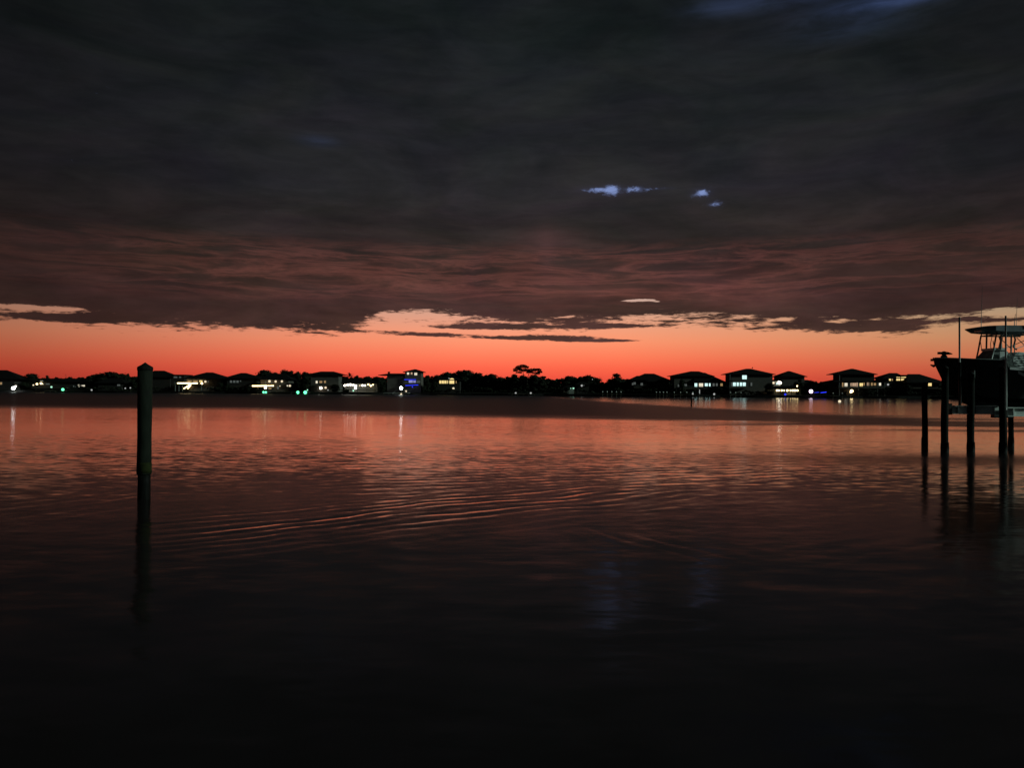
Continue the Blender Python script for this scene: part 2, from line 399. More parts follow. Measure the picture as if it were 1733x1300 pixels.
    tag(w.build('water', m), kind='structure')
build_water()

GZ = 0.95
sh = MB(); PXS = list(range(-520, 2300, 60)); wallb = MB()
rows = []
for px in PXS:
    p = on_water(px, shore_py(px)); p.y += 1.2*math.sin(px*0.021)+0.8*math.sin(px*0.057)
    d = Vector((p.x, p.y, 0)).normalized()
    col = [(p.x, p.y, -1.5), (p.x, p.y, GZ-0.15)]
    for (dd, zz) in ((4, GZ), (40, GZ+0.6), (140, GZ+1.2), (2500, GZ+2.0)):
        col.append((p.x+d.x*dd, p.y+d.y*dd, zz))
    rows.append(col)
for r_ in rows: sh.v += r_
for i in range(len(rows)-1):
    for j in range(5): sh.face([i*6+j, (i+1)*6+j, (i+1)*6+j+1, i*6+j+1])
tag(sh.build('shore', M_['soil']), kind='structure')
# seawall cap along the waterline
for i in range(len(rows)):
    p = Vector(rows[i][1]); d = Vector((p.x, p.y, 0)).normalized()
    a = p-d*0.25; c = p+d*0.35
    wallb.v += [(a.x, a.y, -1.2), (a.x, a.y, GZ-0.05), (c.x, c.y, GZ-0.05), (c.x, c.y, GZ-0.4)]
for i in range(len(rows)-1):
    for j in range(3): wallb.face([i*4+j, (i+1)*4+j, (i+1)*4+j+1, i*4+j+1])
tag(wallb.build('seawall', M_['wallstone']), 'long low concrete seawall edging the far shore above the water', 'seawall')

# ------------------------------------------------------------------ trees
def make_crown(seed, blobs_n, leaves, low=0.12):
    rn = random.Random(seed); mb = MB(); st = random.getstate(); random.seed(seed)
    bl = []
    for i in range(blobs_n):
        a = rn.uniform(0, 2*math.pi); rr = rn.uniform(0.0, 0.30); z = rn.uniform(low+0.14, 0.86)
        sc = 1.0-0.55*max(0, z-0.55)/0.4
        bl.append((Vector((rr*sc*math.cos(a), rr*sc*math.sin(a), z)), rn.uniform(0.11, 0.2)))
    bl.append((Vector((rn.uniform(-.08, .08), 0, 0.88)), 0.12))
    for i in range(leaves):
        c, r = rn.choice(bl)
        d = Vector((rn.gauss(0, 1), rn.gauss(0, 1), rn.gauss(0, 1))).normalized()
        p = c+Vector((d.x*r*1.15, d.y*r*1.15, d.z*r*0.85))*rn.uniform(0.35, 1.05)
        mb.quad(p, d+Vector((0, 0, 0.4)), rn.uniform(0.05, 0.11), rn.uniform(0.5, 1.0))
    random.setstate(st)
    return mb
def make_trunk(seed):
    rn = random.Random(seed); mb = MB()
    top = Vector((rn.uniform(-.04, .04), rn.uniform(-.04, .04), 0.7))
    mb.tube([(0, 0, -0.05), (0.01, 0, 0.2), tuple(top*0.6), tuple(top)], [0.035, 0.028, 0.02, 0.006], 7)
    for i in range(5):
        z = rn.uniform(0.25, 0.55); a = rn.uniform(0, 6.28); r = rn.uniform(0.18, 0.32)
        mb.tube([(0, 0, z), (r*.5*math.cos(a), r*.5*math.sin(a), z+0.08), (r*math.cos(a), r*math.sin(a), z+0.2)], [0.014, 0.009, 0.003], 5)
    return mb
PROTO = []
for k in range(5):
    PROTO.append((make_crown(100+k, 14+2*k, 2600, 0.0), make_trunk(200+k)))
PM = [None]*5
def tree(px, ytop, wpx, back, label, group=None, kind=0, name='tree'):
    Y = shore_y(px)+back
    top = at(px, ytop, Y); w = abs(at(px+wpx, ytop, Y).x-top.x); h = top.z-GZ
    base = (top.x, Y, GZ-0.1)
    if PM[kind] is None:
        r = empty(name, base, label, 'tree', group)
        c, t_ = PROTO[kind]
        c.build('crown', M_['leaf'], r); t_.build('trunk', M_['bark'], r); PM[kind] = r
    else:
        r = copy_tree(PM[kind]); r.location = base; r.name = name
        for k_ in ('group',):
            if k_ in r: del r[k_]
        tag(r, label, 'tree', group)
    r.scale = (w*1.55, w*1.55, h*1.03); r.rotation_euler = (0, 0, random.uniform(0, 6.28))
    return r
TG = 'dark trees along the far shore'
TREES = [
 (36, 636, 30, 22, 'low dark tree beside the sloping roof at the left end of the shore', 0),
 (53, 632, 28, 20, 'rounded dark tree rising left of the long low house', 1),
 (81, 635, 11, 24, 'tiny mushroom shaped tree poking above the long low roofline', 2),
 (119, 638, 9, 24, 'small bush like tree top above the low roofline right of the thin mast', 3),
 (155, 636, 28, 18, 'dark tree at the low left shoulder of the clump left of the near piling', 0),
 (172, 632, 30, 22, 'dark tree on the left slope of the clump left of the near piling', 3),
 (190, 629, 38, 20, 'tallest broad tree of the clump left of the near piling', 4),
 (208, 632, 22, 24, 'dark tree on the right slope of the clump left of the near piling', 1),
 (215, 632, 12, 19, 'small knob topped tree nearest the left edge of the near piling', 2),
 (229, 637, 22, 24, 'low dark tree half hidden behind the near piling', 0),
 (434, 635, 22, 24, 'low dark tree just right of the house with three dim windows', 1),
 (450, 626, 32, 26, 'broad peaked tree above the house with the bright white deck rail', 4),
 (467, 630, 22, 22, 'dark tree filling the dip between two peaks behind the white deck house', 0),
 (480, 626, 24, 26, 'pointed dark tree right of the broad peak behind the white deck house', 3),
 (491, 627, 19, 24, 'round topped dark tree above the green dock lamps', 2),
 (504, 629, 17, 22, 'small ragged tree right above the pair of green dock lamps', 1),
 (517, 629, 19, 24, 'dark tree touching the left end of the wide hip roofed house', 0),
 (582, 637, 17, 20, 'small tree at the right wall of the wide hip roofed house', 3),
 (606, 635, 13, 22, 'narrow tree just right of the palm', 2),
 (622, 637, 24, 24, 'low rounded tree above the brightly lit waterfront pavilion', 1),
 (639, 637, 22, 26, 'dark tree behind the left wing of the house with the blue balcony', 4),
 (722, 635, 19, 22, 'small dark tree right of the tower with the blue balcony', 0),
 (738, 635, 22, 24, 'low dark tree between the tower house and the yellow windowed house', 3),
 (757, 630, 30, 30, 'dark tree above the yellow windowed house', 1),
 (775, 627, 32, 32, 'tall dark tree right behind the yellow windowed house', 2),
 (790, 626, 34, 30, 'highest rounded tree of the dark wood right of the yellow windowed house', 4),
 (812, 631, 26, 28, 'dark tree on the right shoulder of the dark wood', 0),
 (832, 633, 30, 26, 'broad low tree near the right end of the dark wood', 1),
 (847, 638, 20, 24, 'low tree at the right foot of the dark wood, before the gap', 3),
 (861, 637, 20, 22, 'low tree on the left flank of the two pines', 2),
 (872, 633, 24, 20, 'dark tree below the left pine', 0),
 (885, 635, 22, 20, 'dark tree between the stems of the two pines', 1),
 (904, 634, 26, 20, 'dark tree below the right pine', 3),
 (918, 638, 16, 20, 'low dark tree right of the pines where the flat hedge starts', 2),
 (965, 636, 28, 22, 'rounded tree above the pale green lit boathouse', 4),
 (982, 637, 22, 22, 'dark tree in the middle of the clump right of the pale green boathouse', 0),
 (995, 635, 26, 20, 'tallest tree of the clump right of the pale green boathouse', 3),
 (1010, 639, 26, 22, 'sloping tree at the right of the clump, before the notch of sky', 1),
 (1021, 646, 12, 20, 'short bush like tree beside the notch of sky', 2),
 (1046, 632, 34, 18, 'big round crowned tree between the notch of sky and the dark hip roof', 2),
 (1033, 641, 16, 17, 'small tree at the left side of the big round crown', 1),
 (1063, 641, 16, 16, 'small tree at the left eave of the dark hip roofed house', 0),
 (1371, 644, 16, 24, 'ragged small tree right of the narrow peaked house', 3),
 (1381, 645, 12, 26, 'spiky little tree in the gap above the blue light strip', 0),
 (1396, 645, 24, 26, 'low rounded tree left of the house with the galleried lower floor', 4),
 (1406, 647, 14, 22, 'bush like tree at the left end of the galleried house', 1)]
TREES += [
 (1302, 648, 16, 5.5, 'dark tree covering the lower right corner of the square three floor house', 4),
 (1352, 642, 16, 10.0, 'round dark tree in front of the narrow peaked house, right of its middle', 2),
 (1153, 642, 12, 5.0, 'thin dark tree before the left corner of the house with the low right roof slope', 3),
 (1228, 652, 10, 6.0, 'bushy tree standing between the low right roof slope and the square three floor house', 0),
 (735, 645, 13, 6.0, 'dark tree in front of the left corner of the yellow windowed house', 1),
 (567, 650, 14, 6.0, 'dark tree before the lower right wall of the wide hip roofed house', 4),
 (645, 646, 15, 6.0, 'dark tree just right of the lamp filled pavilion', 3),
 (434, 647, 11, 6.0, 'small tree before the left corner of the white deck house', 0),
 (372, 647, 16, 6.0, 'dark tree hiding the right wall of the yellow gallery house', 1),
 (386, 650, 12, 6.5, 'small dark tree before the left corner of the house with three dim windows', 2),
 (1470, 659, 16, 3.5, 'low dark tree below the right gallery windows of the tall peaked house', 4),
 (1536, 651, 16, 5.0, 'dark tree between the yellow clerestory house and the hip roofed house with one window', 1)]
for (px, yt, w, back, lab, kd) in TREES: tree(px, yt, w, back, lab, TG, kd)

def pine(label, stem, pads, back, seed):
    rn = random.Random(seed); px0 = stem[0][0]; Y = shore_y(px0)+back
    base = at(px0, stem[0][1], Y); base.z = GZ
    r = empty('pine_tree', base, label, 'tree', 'flat topped pines')
    path = [tuple(base)]+[tuple(at(a, b_, Y)) for (a, b_) in stem[1:]]
    tr = MB().tube(path, [0.30]+[0.26-0.17*i/(len(path)-1) for i in range(1, len(path))], 8)
    cr = MB(); st = random.getstate(); random.seed(seed)
    for (a, b_, sx, sy) in pads:
        c = at(a, b_, Y); w = sx/F*Y; h = sy/F*Y
        tp = Vector(path[-1]); tr.tube([tuple(tp-Vector((0, 0, 1.0))), tuple((tp+c)/2-Vector((0, 0, h*.3))), tuple(c-Vector((0, 0, h*.2)))], [0.1, 0.07, 0.04], 6)
        for i in range(int(80*w*max(h, 0.6))+200):
            t = rn.uniform(0, 6.28); rr = math.sqrt(rn.random())
            p = c+Vector((w*rr*math.cos(t), w*0.8*rr*math.sin(t), h*(rn.uniform(-0.5, 0.5)+0.7*(1-rr*rr)-0.35)))
            cr.quad(p, Vector((rn.gauss(0, .6), rn.gauss(0, .6), 1)), rn.uniform(0.45, 0.95), rn.uniform(0.4, 0.8))
    random.setstate(st)
    tr.build('trunk', M_['bark'], r, base); cr.build('crown', M_['leaf'], r, base)
pine('taller flat topped pine on the left, sky showing under its crown', [(888, 660), (887, 640), (885, 630), (884, 624)],
     [(884, 621, 11, 5), (876, 625, 8, 4), (889, 627, 7, 3), (878, 630.5, 5, 1.6), (872, 627.5, 3.5, 1.5)], 26, 1)
pine('lower umbrella pine on the right, leaning crown with a drooping branch', [(892, 662), (892, 642), (895, 632), (900, 628)],
     [(903, 626.5, 11, 3.6), (897, 630, 6, 3), (911, 625.5, 5, 2.4), (914, 629.5, 4, 2.2), (909, 632, 5, 2.2), (919, 638.5, 5, 2.2)], 24, 2)

def palm(px, ytop, back, label, hpx):
    rn = random.Random(5); Y = shore_y(px)+back; top = at(px, ytop+4, Y); base = Vector((top.x+0.2, Y, GZ))
    r = empty('palm_tree', base, label, 'tree')
    MB().tube([tuple(base), tuple((base+top)/2+Vector((0.1, 0, 0))), tuple(top)], [0.24, 0.19, 0.16], 8).build('trunk', M_['bark'], r, base)
    cr = MB()
    for i in range(22):
        a = i*2.4; el = rn.uniform(-0.5, 1.2); L = rn.uniform(1.8, 2.6); pts_ = []
        for j in range(6):
            t = j/5; pts_.append(top+Vector((math.cos(a)*math.cos(el)*L*t, math.sin(a)*math.cos(el)*L*t, math.sin(el)*L*t-0.9*t*t)))
        side = Vector((-math.sin(a), math.cos(a), 0.0))
        for j in range(5):
            w0 = 0.34*math.sin(math.pi*(j/5*.8+.15)); w1 = 0.34*math.sin(math.pi*((j+1)/5*.8+.15))
            k = len(cr.v); p, q_ = pts_[j], pts_[j+1]
            dr = Vector((0, 0, -0.12))
            cr.v += [tuple(p), tuple(q_), tuple(q_+side*w1+dr), tuple(p+side*w0+dr), tuple(q_-side*w1+dr), tuple(p-side*w0+dr)]
            cr.face([k, k+1, k+2, k+3]); cr.face([k+1, k, k+5, k+4])
    cr.build('crown', M_['leaf'], r, base)
palm(592, 631, 20, 'fan crowned palm between the wide hip roofed house and the lit pavilion', 30)

# the far wood behind the houses reads as one mass
WOOD = [(-520, 636), (-60, 634), (0, 640), (60, 640), (75, 642), (140, 641), (160, 639), (200, 636), (225, 640), (260, 637), (300, 641), (330, 646), (380, 641),
        (420, 639), (445, 634), (520, 634), (580, 640), (640, 641), (680, 640), (720, 639), (745, 637), (780, 632), (800, 633), (845, 642), (870, 640), (912, 640),
        (922, 643.5), (948, 643.5), (960, 641), (1000, 640), (1018, 648), (1026, 651), (1034, 645), (1060, 643), (1075, 648), (1140, 648), (1230, 649), (1310, 648), (1365, 648),
        (1410, 649), (1490, 649), (1540, 645), (1600, 650), (1733, 650), (2300, 645)]
def wood_y(px):
    for (a, b_) in zip(WOOD, WOOD[1:]):
        if a[0] <= px <= b_[0]: return a[1]+(b_[1]-a[1])*(px-a[0])/(b_[0]-a[0])
    return 640
wd = MB()
for i in range(24000):
    px = random.uniform(-480, 2250) if random.random() < 0.25 else random.uniform(-40, 1780)
    Y = shore_y(px)+random.uniform(28, 40)
    zt = at(px, wood_y(px)-0.6+1.2*math.sin(px*0.31)+0.8*math.sin(px*0.83+1), Y).z
    t = random.random(); z = GZ+0.2+(zt-GZ-0.4)*(1-t*t)
    p = at(px, 650, Y); p.z = z
    wd.quad(p, Vector((random.gauss(0, .5), -1, random.gauss(0, .5))), random.uniform(0.9, 1.9), random.uniform(0.5, 0.9))
for i in range(9000):
    px = random.uniform(-480, 2250); Y = shore_y(px)+random.uniform(38, 46)
    zt = at(px, wood_y(px)+1.0, Y).z-0.9
    p = at(px, 650, Y); p.z = random.uniform(GZ, max(GZ+0.5, zt-0.6))
    wd.quad(p, Vector((random.gauss(0, .2), -1, random.gauss(0, .2))), random.uniform(2.6, 3.6), 1.0)
tag(wd.build('woodland', M_['leaf']), 'continuous dark wood behind the row of waterfront houses', 'wood', kind='stuff')

# ------------------------------------------------------------------ houses on the far shore
class House:
    def __init__(s, px, back, label, cat='house', name='house'):
        s.Y = shore_y(px)+back; s.base = at(px, 660, s.Y); s.base.z = GZ+0.1
        s.r = empty(name, s.base, label, cat, 'waterfront houses' if name == 'house' else None)
    def X(s, px): return at(px, 650, s.Y).x
    def Z(s, px, py): return at(px, py, s.Y).z
    def wall(s, x0, x1, y0, y1=None, depth=9.0, mat='wall', front=0.0, nm='wall'):
        z1 = s.Z((x0+x1)/2, y0); z0 = GZ-0.3 if y1 is None else s.Z((x0+x1)/2, y1)
        mb = MB().box((s.X(x0), s.Y+front, z0), (s.X(x1), s.Y+front+depth, z1))
        return mb.build(nm, M_[mat], s.r, s.base)
    def roof(s, x0, x1, ye, r0, r1, yr, depth=9.0, over=0.7, front=0.0, nm='roof'):
        mb = MB().hip(s.X(x0), s.X(x1), s.Y+front-over, s.Y+front+depth+over, s.Z((x0+x1)/2, ye), s.X(r0), s.X(r1), s.Y+front+depth/2, s.Z((r0+r1)/2, yr))
        return mb.build(nm, M_['roof'], s.r, s.base)
    def win(s, cx, cy, w, h, mat, front=0.0, bars=1):
        xa, xb = s.X(cx-w/2), s.X(cx+w/2); za, zb = s.Z(cx, cy+h/2), s.Z(cx, cy-h/2); y = s.Y+front
        f = 0.09; mb = MB()
        mb.box((xa-f, y-0.10, za-f), (xb+f, y+0.06, za)); mb.box((xa-f, y-0.10, zb), (xb+f, y+0.06, zb+f))
        mb.box((xa-f, y-0.10, za), (xa, y+0.06, zb)); mb.box((xb, y-0.10, za), (xb+f, y+0.06, zb))
        for k in range(bars):
            xm = xa+(xb-xa)*(k+1)/(bars+1); mb.box((xm-0.03, y-0.09, za), (xm+0.03, y-0.062, zb))
        mb.box((xa, y-0.06, za), (xb, y-0.03, zb), 1)
        return mb.build('window', [M_['trim'], M_[mat]], s.r, s.base)
    def lamp(s, cx, cy, rpx, mat, front=-0.5):
        c = at(cx, cy, s.Y+front); rr = rpx/F*s.Y
        mb = MB().ball((c.x, c.y, c.z), rr, 0)
        mb.lathe((c.x, c.y, c.z+rr*0.9), [(rr*0.9, 0), (rr*0.3, rr*0.5)], 8, 1)
        mb.box((c.x-0.05, c.y, c.z+rr*1.0), (c.x+0.05, s.Y+max(front, 0)+0.0 if front < 0 else c.y+0.3, c.z+rr*1.0+0.08), 1)
        return mb.build('lamp', [M_[mat], M_['trim']], s.r, s.base)
    def bar(s, x0, y0, x1, y1, th, mat, front=-0.3, nm='light_strip', r=None):
        a = at(x0, y0, s.Y+front); c = at(x1, y1, s.Y+front)
        return MB().tube([tuple(a), tuple(c)], th/F*s.Y/2, 6).build(nm, M_[mat], s.r, s.base)
    def deck(s, x0, x1, yt, th=0.25, out=2.5, mat='timber', nm='deck'):
        z = s.Z((x0+x1)/2, yt)
        return MB().box((s.X(x0), s.Y-out, z-th), (s.X(x1), s.Y-0.02, z)).build(nm, M_[mat], s.r, s.base)
    def post(s, px, y0, y1=None, front=-2.3, r=0.12, mat='trim'):
        z1 = s.Z(px, y0); z0 = GZ-0.2 if y1 is None else s.Z(px, y1); x = s.X(px)
        return MB().box((x-r, s.Y+front-r, z0), (x+r, s.Y+front+r, z1)).build('post', M_[mat], s.r, s.base)
    def rail(s, x0, x1, yt, front=-2.4, h=0.9, mat='trim'):
        z = s.Z((x0+x1)/2, yt); xa, xb = s.X(x0), s.X(x1); mb = MB(); y = s.Y+front
        mb.box((xa, y-0.04, z+h-0.08), (xb, y+0.04, z+h)); mb.box((xa, y-0.03, z+0.1), (xb, y+0.03, z+0.16))
        n = max(2, int((xb-xa)/0.35))
        for i in range(n+1):
            x = xa+(xb-xa)*i/n; mb.box((x-0.025, y-0.025, z+0.16), (x+0.025, y+0.025, z+h-0.08))
        return mb.build('railing', M_[mat], s.r, s.base)
    def chimney(s, px, yt, yb, w=2.4):
        xa, xb = s.X(px-w/2), s.X(px+w/2)
        mb = MB().box((xa, s.Y+3, s.Z(px, yb)), (xb, s.Y+4, s.Z(px, yt))).box((xa-.12, s.Y+2.88, s.Z(px, yt)), (xb+.12, s.Y+4.12, s.Z(px, yt)+.18))
        return mb.build('chimney', M_['wall_dark'], s.r, s.base)

h = House(-8, 8, 'house with a long sloping roof at the far left edge of the view')
h.wall(-45, 24, 641, mat='wall_dark'); h.roof(-52, 34, 641, -28, 2, 626); h.win(1, 649, 5, 4, 'warmdim'); h.win(-20, 649, 6, 5, 'pane_dim')
h = House(108, 12, 'long low flat looking house with small warm terrace lamps')
h.wall(60, 152, 646, mat='wall_dark'); h.roof(56, 156, 646, 74, 140, 640.5)
for (cx, cy, r_) in ((56.5, 652, 2.0), (62.5, 650, 2.4), (69.5, 649, 2.6), (72.5, 650.2, 1.6)): h.lamp(cx, cy, r_*0.62, 'lamp_warm' if r_ > 2.3 else 'lamp_soft', -2.6)
h.win(70.5, 645.5, 5, 1.6, 'white'); h.win(81, 650, 6, 2, 'pane_dim'); h.win(133.5, 653, 2.8, 3.8, 'white', bars=0); h.win(140.5, 653, 6.5, 2.6, 'white', bars=3)
h.win(126, 654, 4, 2, 'pane_dim'); h.deck(58, 118, 656)
MB().tube([tuple(at(112, 641, h.Y+3)), tuple(at(111.3, 633.5, h.Y+3))], 0.07, 6).build('mast', M_['wall_dark'], h.r, h.base)
h = House(186, 8, 'unlit dark house under the tree clump left of the near piling')
h.wall(166, 206, 648, mat='wall_dark'); h.roof(160, 212, 648, 178, 196, 640); h.win(201, 652, 5, 2.5, 'pane_dim')
h = House(272, 12, 'house with a flat parapet wing right behind the near piling')
h.wall(246, 288, 638, mat='wall_dark'); h.roof(240, 294, 638, 254, 271, 627)
h.wall(286, 311, 635.5, mat='wall_dark', front=0.5); h.wall(284.5, 312.5, 634, 636, front=0.2, depth=9.6, mat='roof', nm='parapet')
h.win(296, 638.5, 6, 2.2, 'pane_dim', 0.5); h.win(304, 638.5, 3, 2, 'pane_dim', 0.5)
h = House(344, 8, 'house with a glowing yellow gallery and a lit outside stair')
h.wall(316, 376, 641, mat='wall'); h.roof(311, 384, 641, 343, 354, 630, over=2.6)
h.deck(299, 345, 650.5, out=3.0); h.rail(299, 345, 650.4, -2.9)
h.bar(300.5, 648.8, 322, 648.8, 2.6, 'lamp_warm', -2.4); h.bar(326, 648.8, 334, 648.8, 2.4, 'lamp_warm', -2.4); h.lamp(341.5, 649, 1.9, 'lamp_warm', -2.2)
h.lamp(347.5, 646, 1.9, 'lamp_soft', -0.5); h.win(352.5, 646, 1.5, 2.5, 'pane_dim', bars=0)
h.win(331, 645.6, 7, 3, 'warmdim'); h.win(321, 645.6, 6, 3, 'warmdim'); h.win(340, 645.2, 5, 2.6, 'warm')
st = MB()
for k in range(9):
    t = k/8; c = at(311+15*t, 660-11*t, h.Y-1.9); st.box((c.x-0.5, c.y-0.6, c.z-0.1), (c.x+0.5, c.y+0.6, c.z))
st.build('stair', M_['trim'], h.r, h.base)
h.bar(311, 658, 325, 648.8, 1.6, 'lamp_warm', -2.7); h.bar(317.5, 658, 323, 652, 1.4, 'lamp_warm', -1.1)
for px in (301, 307, 313, 345): h.post(px, 650, None, -2.8)
h = House(405, 10, 'dark hip roofed house with three dim grey windows')
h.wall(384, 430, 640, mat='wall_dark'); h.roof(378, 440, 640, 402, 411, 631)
for px in (391, 396.5, 402): h.win(px, 646, 3.4, 3.6, 'pane_dim', bars=0)
h.win(407, 645, 1.6, 2, 'pane_dim', bars=0); h.deck(384, 430, 654)
h = House(458, 8, 'house with a bright white deck rail and a white framed porch')
h.wall(441, 488, 642, mat='wall'); h.roof(436, 494, 642, 455, 476, 632)
h.deck(425, 464, 655.4, out=3.2); h.rail(425, 464, 655.3, -3.1); h.bar(427, 653.2, 452, 653, 2.6, 'lamp_warm', -2.5); h.bar(453, 653, 463, 653, 1.8, 'lamp_warm', -2.5)
h.lamp(449.2, 656.4, 2.0, 'lamp_white', -3.4)
for px in (452, 462.3): h.post(px, 645, 655, -2.5, 0.14)
h.lamp(456, 645.4, 2.2, 'lamp_soft', -1.2); h.lamp(466.5, 645.8, 2.0, 'lamp_soft', -1.0); h.lamp(477, 645.6, 1.9, 'lamp_soft', -1.0)
h.win(470.5, 656.5, 3, 4, 'pane_dim', bars=0); h.win(457, 657.5, 5, 2.6, 'warmdim'); h.lamp(473.7, 653.6, 0.8, 'lamp_soft', -1)
h.win(435, 657, 5, 2.4, 'warmdim', -0.02); h.lamp(490.5, 653, 1.9, 'lamp_soft', -0.5); h.win(486.5, 653, 2.2, 2.0, 'white', bars=0)
h = House(550, 10, 'wide dark house with a low hip roof right of the green lamps')
h.wall(526, 573, 634, mat='wall'); h.roof(519, 580, 634, 539, 561, 628.4)
h.win(536, 646.8, 3.2, 4.2, 'white', bars=0); h.win(543, 646.6, 4.6, 3.6, 'warmdim'); h.win(550, 646.4, 3.2, 3.8, 'warmdim', bars=0)
h.lamp(543, 656.8, 2.2, 'lamp_white', -0.6); h.lamp(551, 656.3, 1.9, 'lamp_soft', -0.6); h.lamp(555, 660.3, 1.0, 'lamp_pale', -1); h.deck(524, 576, 652)
h = House(607, 4, 'open waterfront pavilion crowded with bright white lamps', 'pavilion', 'pavilion')
h.roof(577, 637, 648.2, 586, 628, 643, depth=6)
for px in (579, 594, 605, 620, 635): h.post(px, 648, None, 0.1)
h.wall(579, 635, 648.3, depth=0.3, mat='wall_light', front=5.5)
h.deck(577, 637, 659.6, out=2.0)
for (a, b_, r_) in ((583.5, 652.5, 2.6), (588.5, 651.6, 2.8), (593.3, 651.2, 3.0), (598.2, 652, 2.6), (602.5, 653, 2.2), (609, 652.6, 2.0), (613.5, 652.4, 2.4), (617.8, 652.6, 2.0)): h.lamp(a, b_, r_*0.66, 'lamp_white' if a != 609 else 'lamp_soft', 0.2)
for (a, b_, r_) in ((623.5, 650.8, 2.0), (627.5, 653, 2.3), (631.2, 651.4, 1.6)): h.lamp(a, b_, r_*0.66, 'lamp_warm', 0.2)
h.lamp(601.5, 657, 1.9, 'lamp_white', -1.0); h.lamp(598, 661.2, 1.6, 'lamp_mint', -2.0)
h = House(672, 9, 'tall house with a square tower and a blue lit balcony')
h.wall(655, 690, 635, mat='wall'); h.roof(640, 696, 635, 656, 688, 631.8); h.chimney(656, 629.6, 634, 3.2)
h.wall(686, 713, 629, mat='wall', front=-1.0); h.roof(682.5, 717.5, 629.4, 699.5, 702.5, 624.6, front=-1.0)
h.win(691, 632.4, 3.4, 3.6, 'white', -1.0, 0); h.win(697, 632.2, 2.8, 3.4, 'peach', -1.0, 0); h.win(704, 633.2, 4.6, 4.2, 'white', -1.0, 2)
h.deck(683, 714, 649.4, out=3.0); h.rail(683, 714, 649.3, -2.9)
h.win(695.5, 646, 6.5, 4, 'lav', -1.0, 2); h.win(702, 646.2, 4, 3.4, 'lav', -1.0, 1); h.win(708.5, 646.4, 5.5, 3, 'pane_dim', -1.0, 2)
h.bar(684, 642.6, 704, 642.6, 1.0, 'lamp_blue', -1.4); h.bar(686, 652.6, 708, 651.6, 1.1, 'lamp_blue', -3.2); h.lamp(698, 655, 1.0, 'lamp_blue', -3)
h = House(757, 8, 'house with a row of yellow windows and an arched fanlight')
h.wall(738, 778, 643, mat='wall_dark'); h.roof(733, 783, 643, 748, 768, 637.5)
for (cx, w_) in ((745.3, 3.4), (749.5, 3.4), (753.8, 3.6), (757.6, 1.6)): h.win(cx, 646.7, w_, 5, 'warm', bars=1)
h.win(764.6, 646.8, 8, 5.4, 'warm', bars=2); h.win(772, 646.8, 1.4, 4, 'warmdim', bars=0)
c = at(764.6, 643.2, h.Y-0.06); rr = 4.0/F*h.Y; ar = MB()
ar.v += [(c.x, c.y, c.z)]+[(c.x+rr*math.cos(math.pi*i/12), c.y, c.z+rr*0.75*math.sin(math.pi*i/12)) for i in range(13)]
ar.v += [(p[0], p[1]+0.1, p[2]) for p in ar.v[:14]]
for i in range(12): ar.face([0, i+2, i+1]); ar.face([i+1, i+2, i+16, i+15])
ar.build('fanlight', M_['warm'], h.r, h.base)
h.lamp(767.3, 657.6, 1.9, 'lamp_soft', -0.6); h.lamp(760, 640.5, 0.9, 'lamp_pale', -0.6)
h = House(964, 3, 'small boathouse washed in pale green light', 'boathouse', 'boathouse')
h.roof(953, 975, 655.4, 961, 966, 652.6, depth=5); h.wall(962, 972.5, 655.6, None, 0.3, 'wall_light', 4.0)
for px in (955, 962, 972.5): h.post(px, 655, None, 0.1, 0.12, 'timber')
h.lamp(970.5, 657.2, 1.5, 'lamp_mint', 0.6); h.lamp(966, 657.4, 0.8, 'lamp_mint', 2.4); h.deck(953, 975, 663.5, out=0.6)
h = House(986, 9, 'little dark cottage with one pale lamp under the trees right of the boathouse')
h.wall(976, 997, 651, mat='wall_dark'); h.roof(973, 1000, 651, 983, 990, 646); h.lamp(984.5, 652.8, 1.7, 'lamp_pale', -0.6); h.win(988, 652.2, 2, 1.6, 'pane_dim', bars=0)
h.lamp(1002.6, 642.3, 0.7, 'lamp_pale', 6)
h = House(1102, 12, 'dark unlit house with a broad hip roof and a left shoulder')
h.wall(1072, 1132, 643.5, mat='wall_dark'); h.roof(1064, 1141, 645.5, 1094, 1110, 632); h.roof(1066, 1096, 643, 1079, 1085, 636, front=-1.5, depth=7)
for (cx, cy, w_) in ((1066.7, 650, 2.4), (1074, 649, 3.6), (1086, 650.3, 3.6)): h.win(cx+(4 if cx < 1070 else 0), cy, w_, 4, 'pane_dim', -0.0, 1)
h.deck(1072, 1132, 656)
h = House(1180, 9, 'house with a right roof slope reaching low over a row of green white windows')
h.wall(1141, 1206, 636, mat='wall'); h.roof(1136, 1209, 636.4, 1173, 1187, 628); h.wall(1203, 1224, 648, mat='wall'); h.roof(1170, 1230, 648, 1182, 1196, 630.5, front=-2.0, depth=10)
for (cx, w_, hh, mt) in ((1177.6, 4.6, 7, 'cool'), (1186.3, 7, 7, 'white'), (1195.2, 4.8, 5.4, 'cool'), (1201, 2.8, 5.6, 'cool'), (1207.6, 3.4, 5.2, 'pane_dim'), (1213, 3.2, 4.6, 'pane_dim'), (1221, 4, 4.6, 'warmdim')): h.win(cx, 651.2, w_, hh, mt, -0.02, 1 if w_ > 4 else 0)
h.win(1149, 653, 4, 4, 'pane_dim', 0, 1); h.win(1160, 652, 5, 4, 'pane_dim', 0, 1); h.deck(1140, 1226, 657.5, out=3); h.rail(1140, 1226, 657.4, -2.9)
for px in (1142, 1158, 1174, 1190, 1206, 1224): h.post(px, 657, None, -2.8, 0.11, 'timber')
h.bar(1184, 659.5, 1184, 666.5, 1.1, 'lamp_pale', -3.2, 'lit_post')
h = House(1271, 8, 'square three floor house with a bright square upper window')
h.wall(1237.5, 1307.5, 633, mat='wall'); h.roof(1230, 1312, 633.4, 1268, 1276, 623.6)
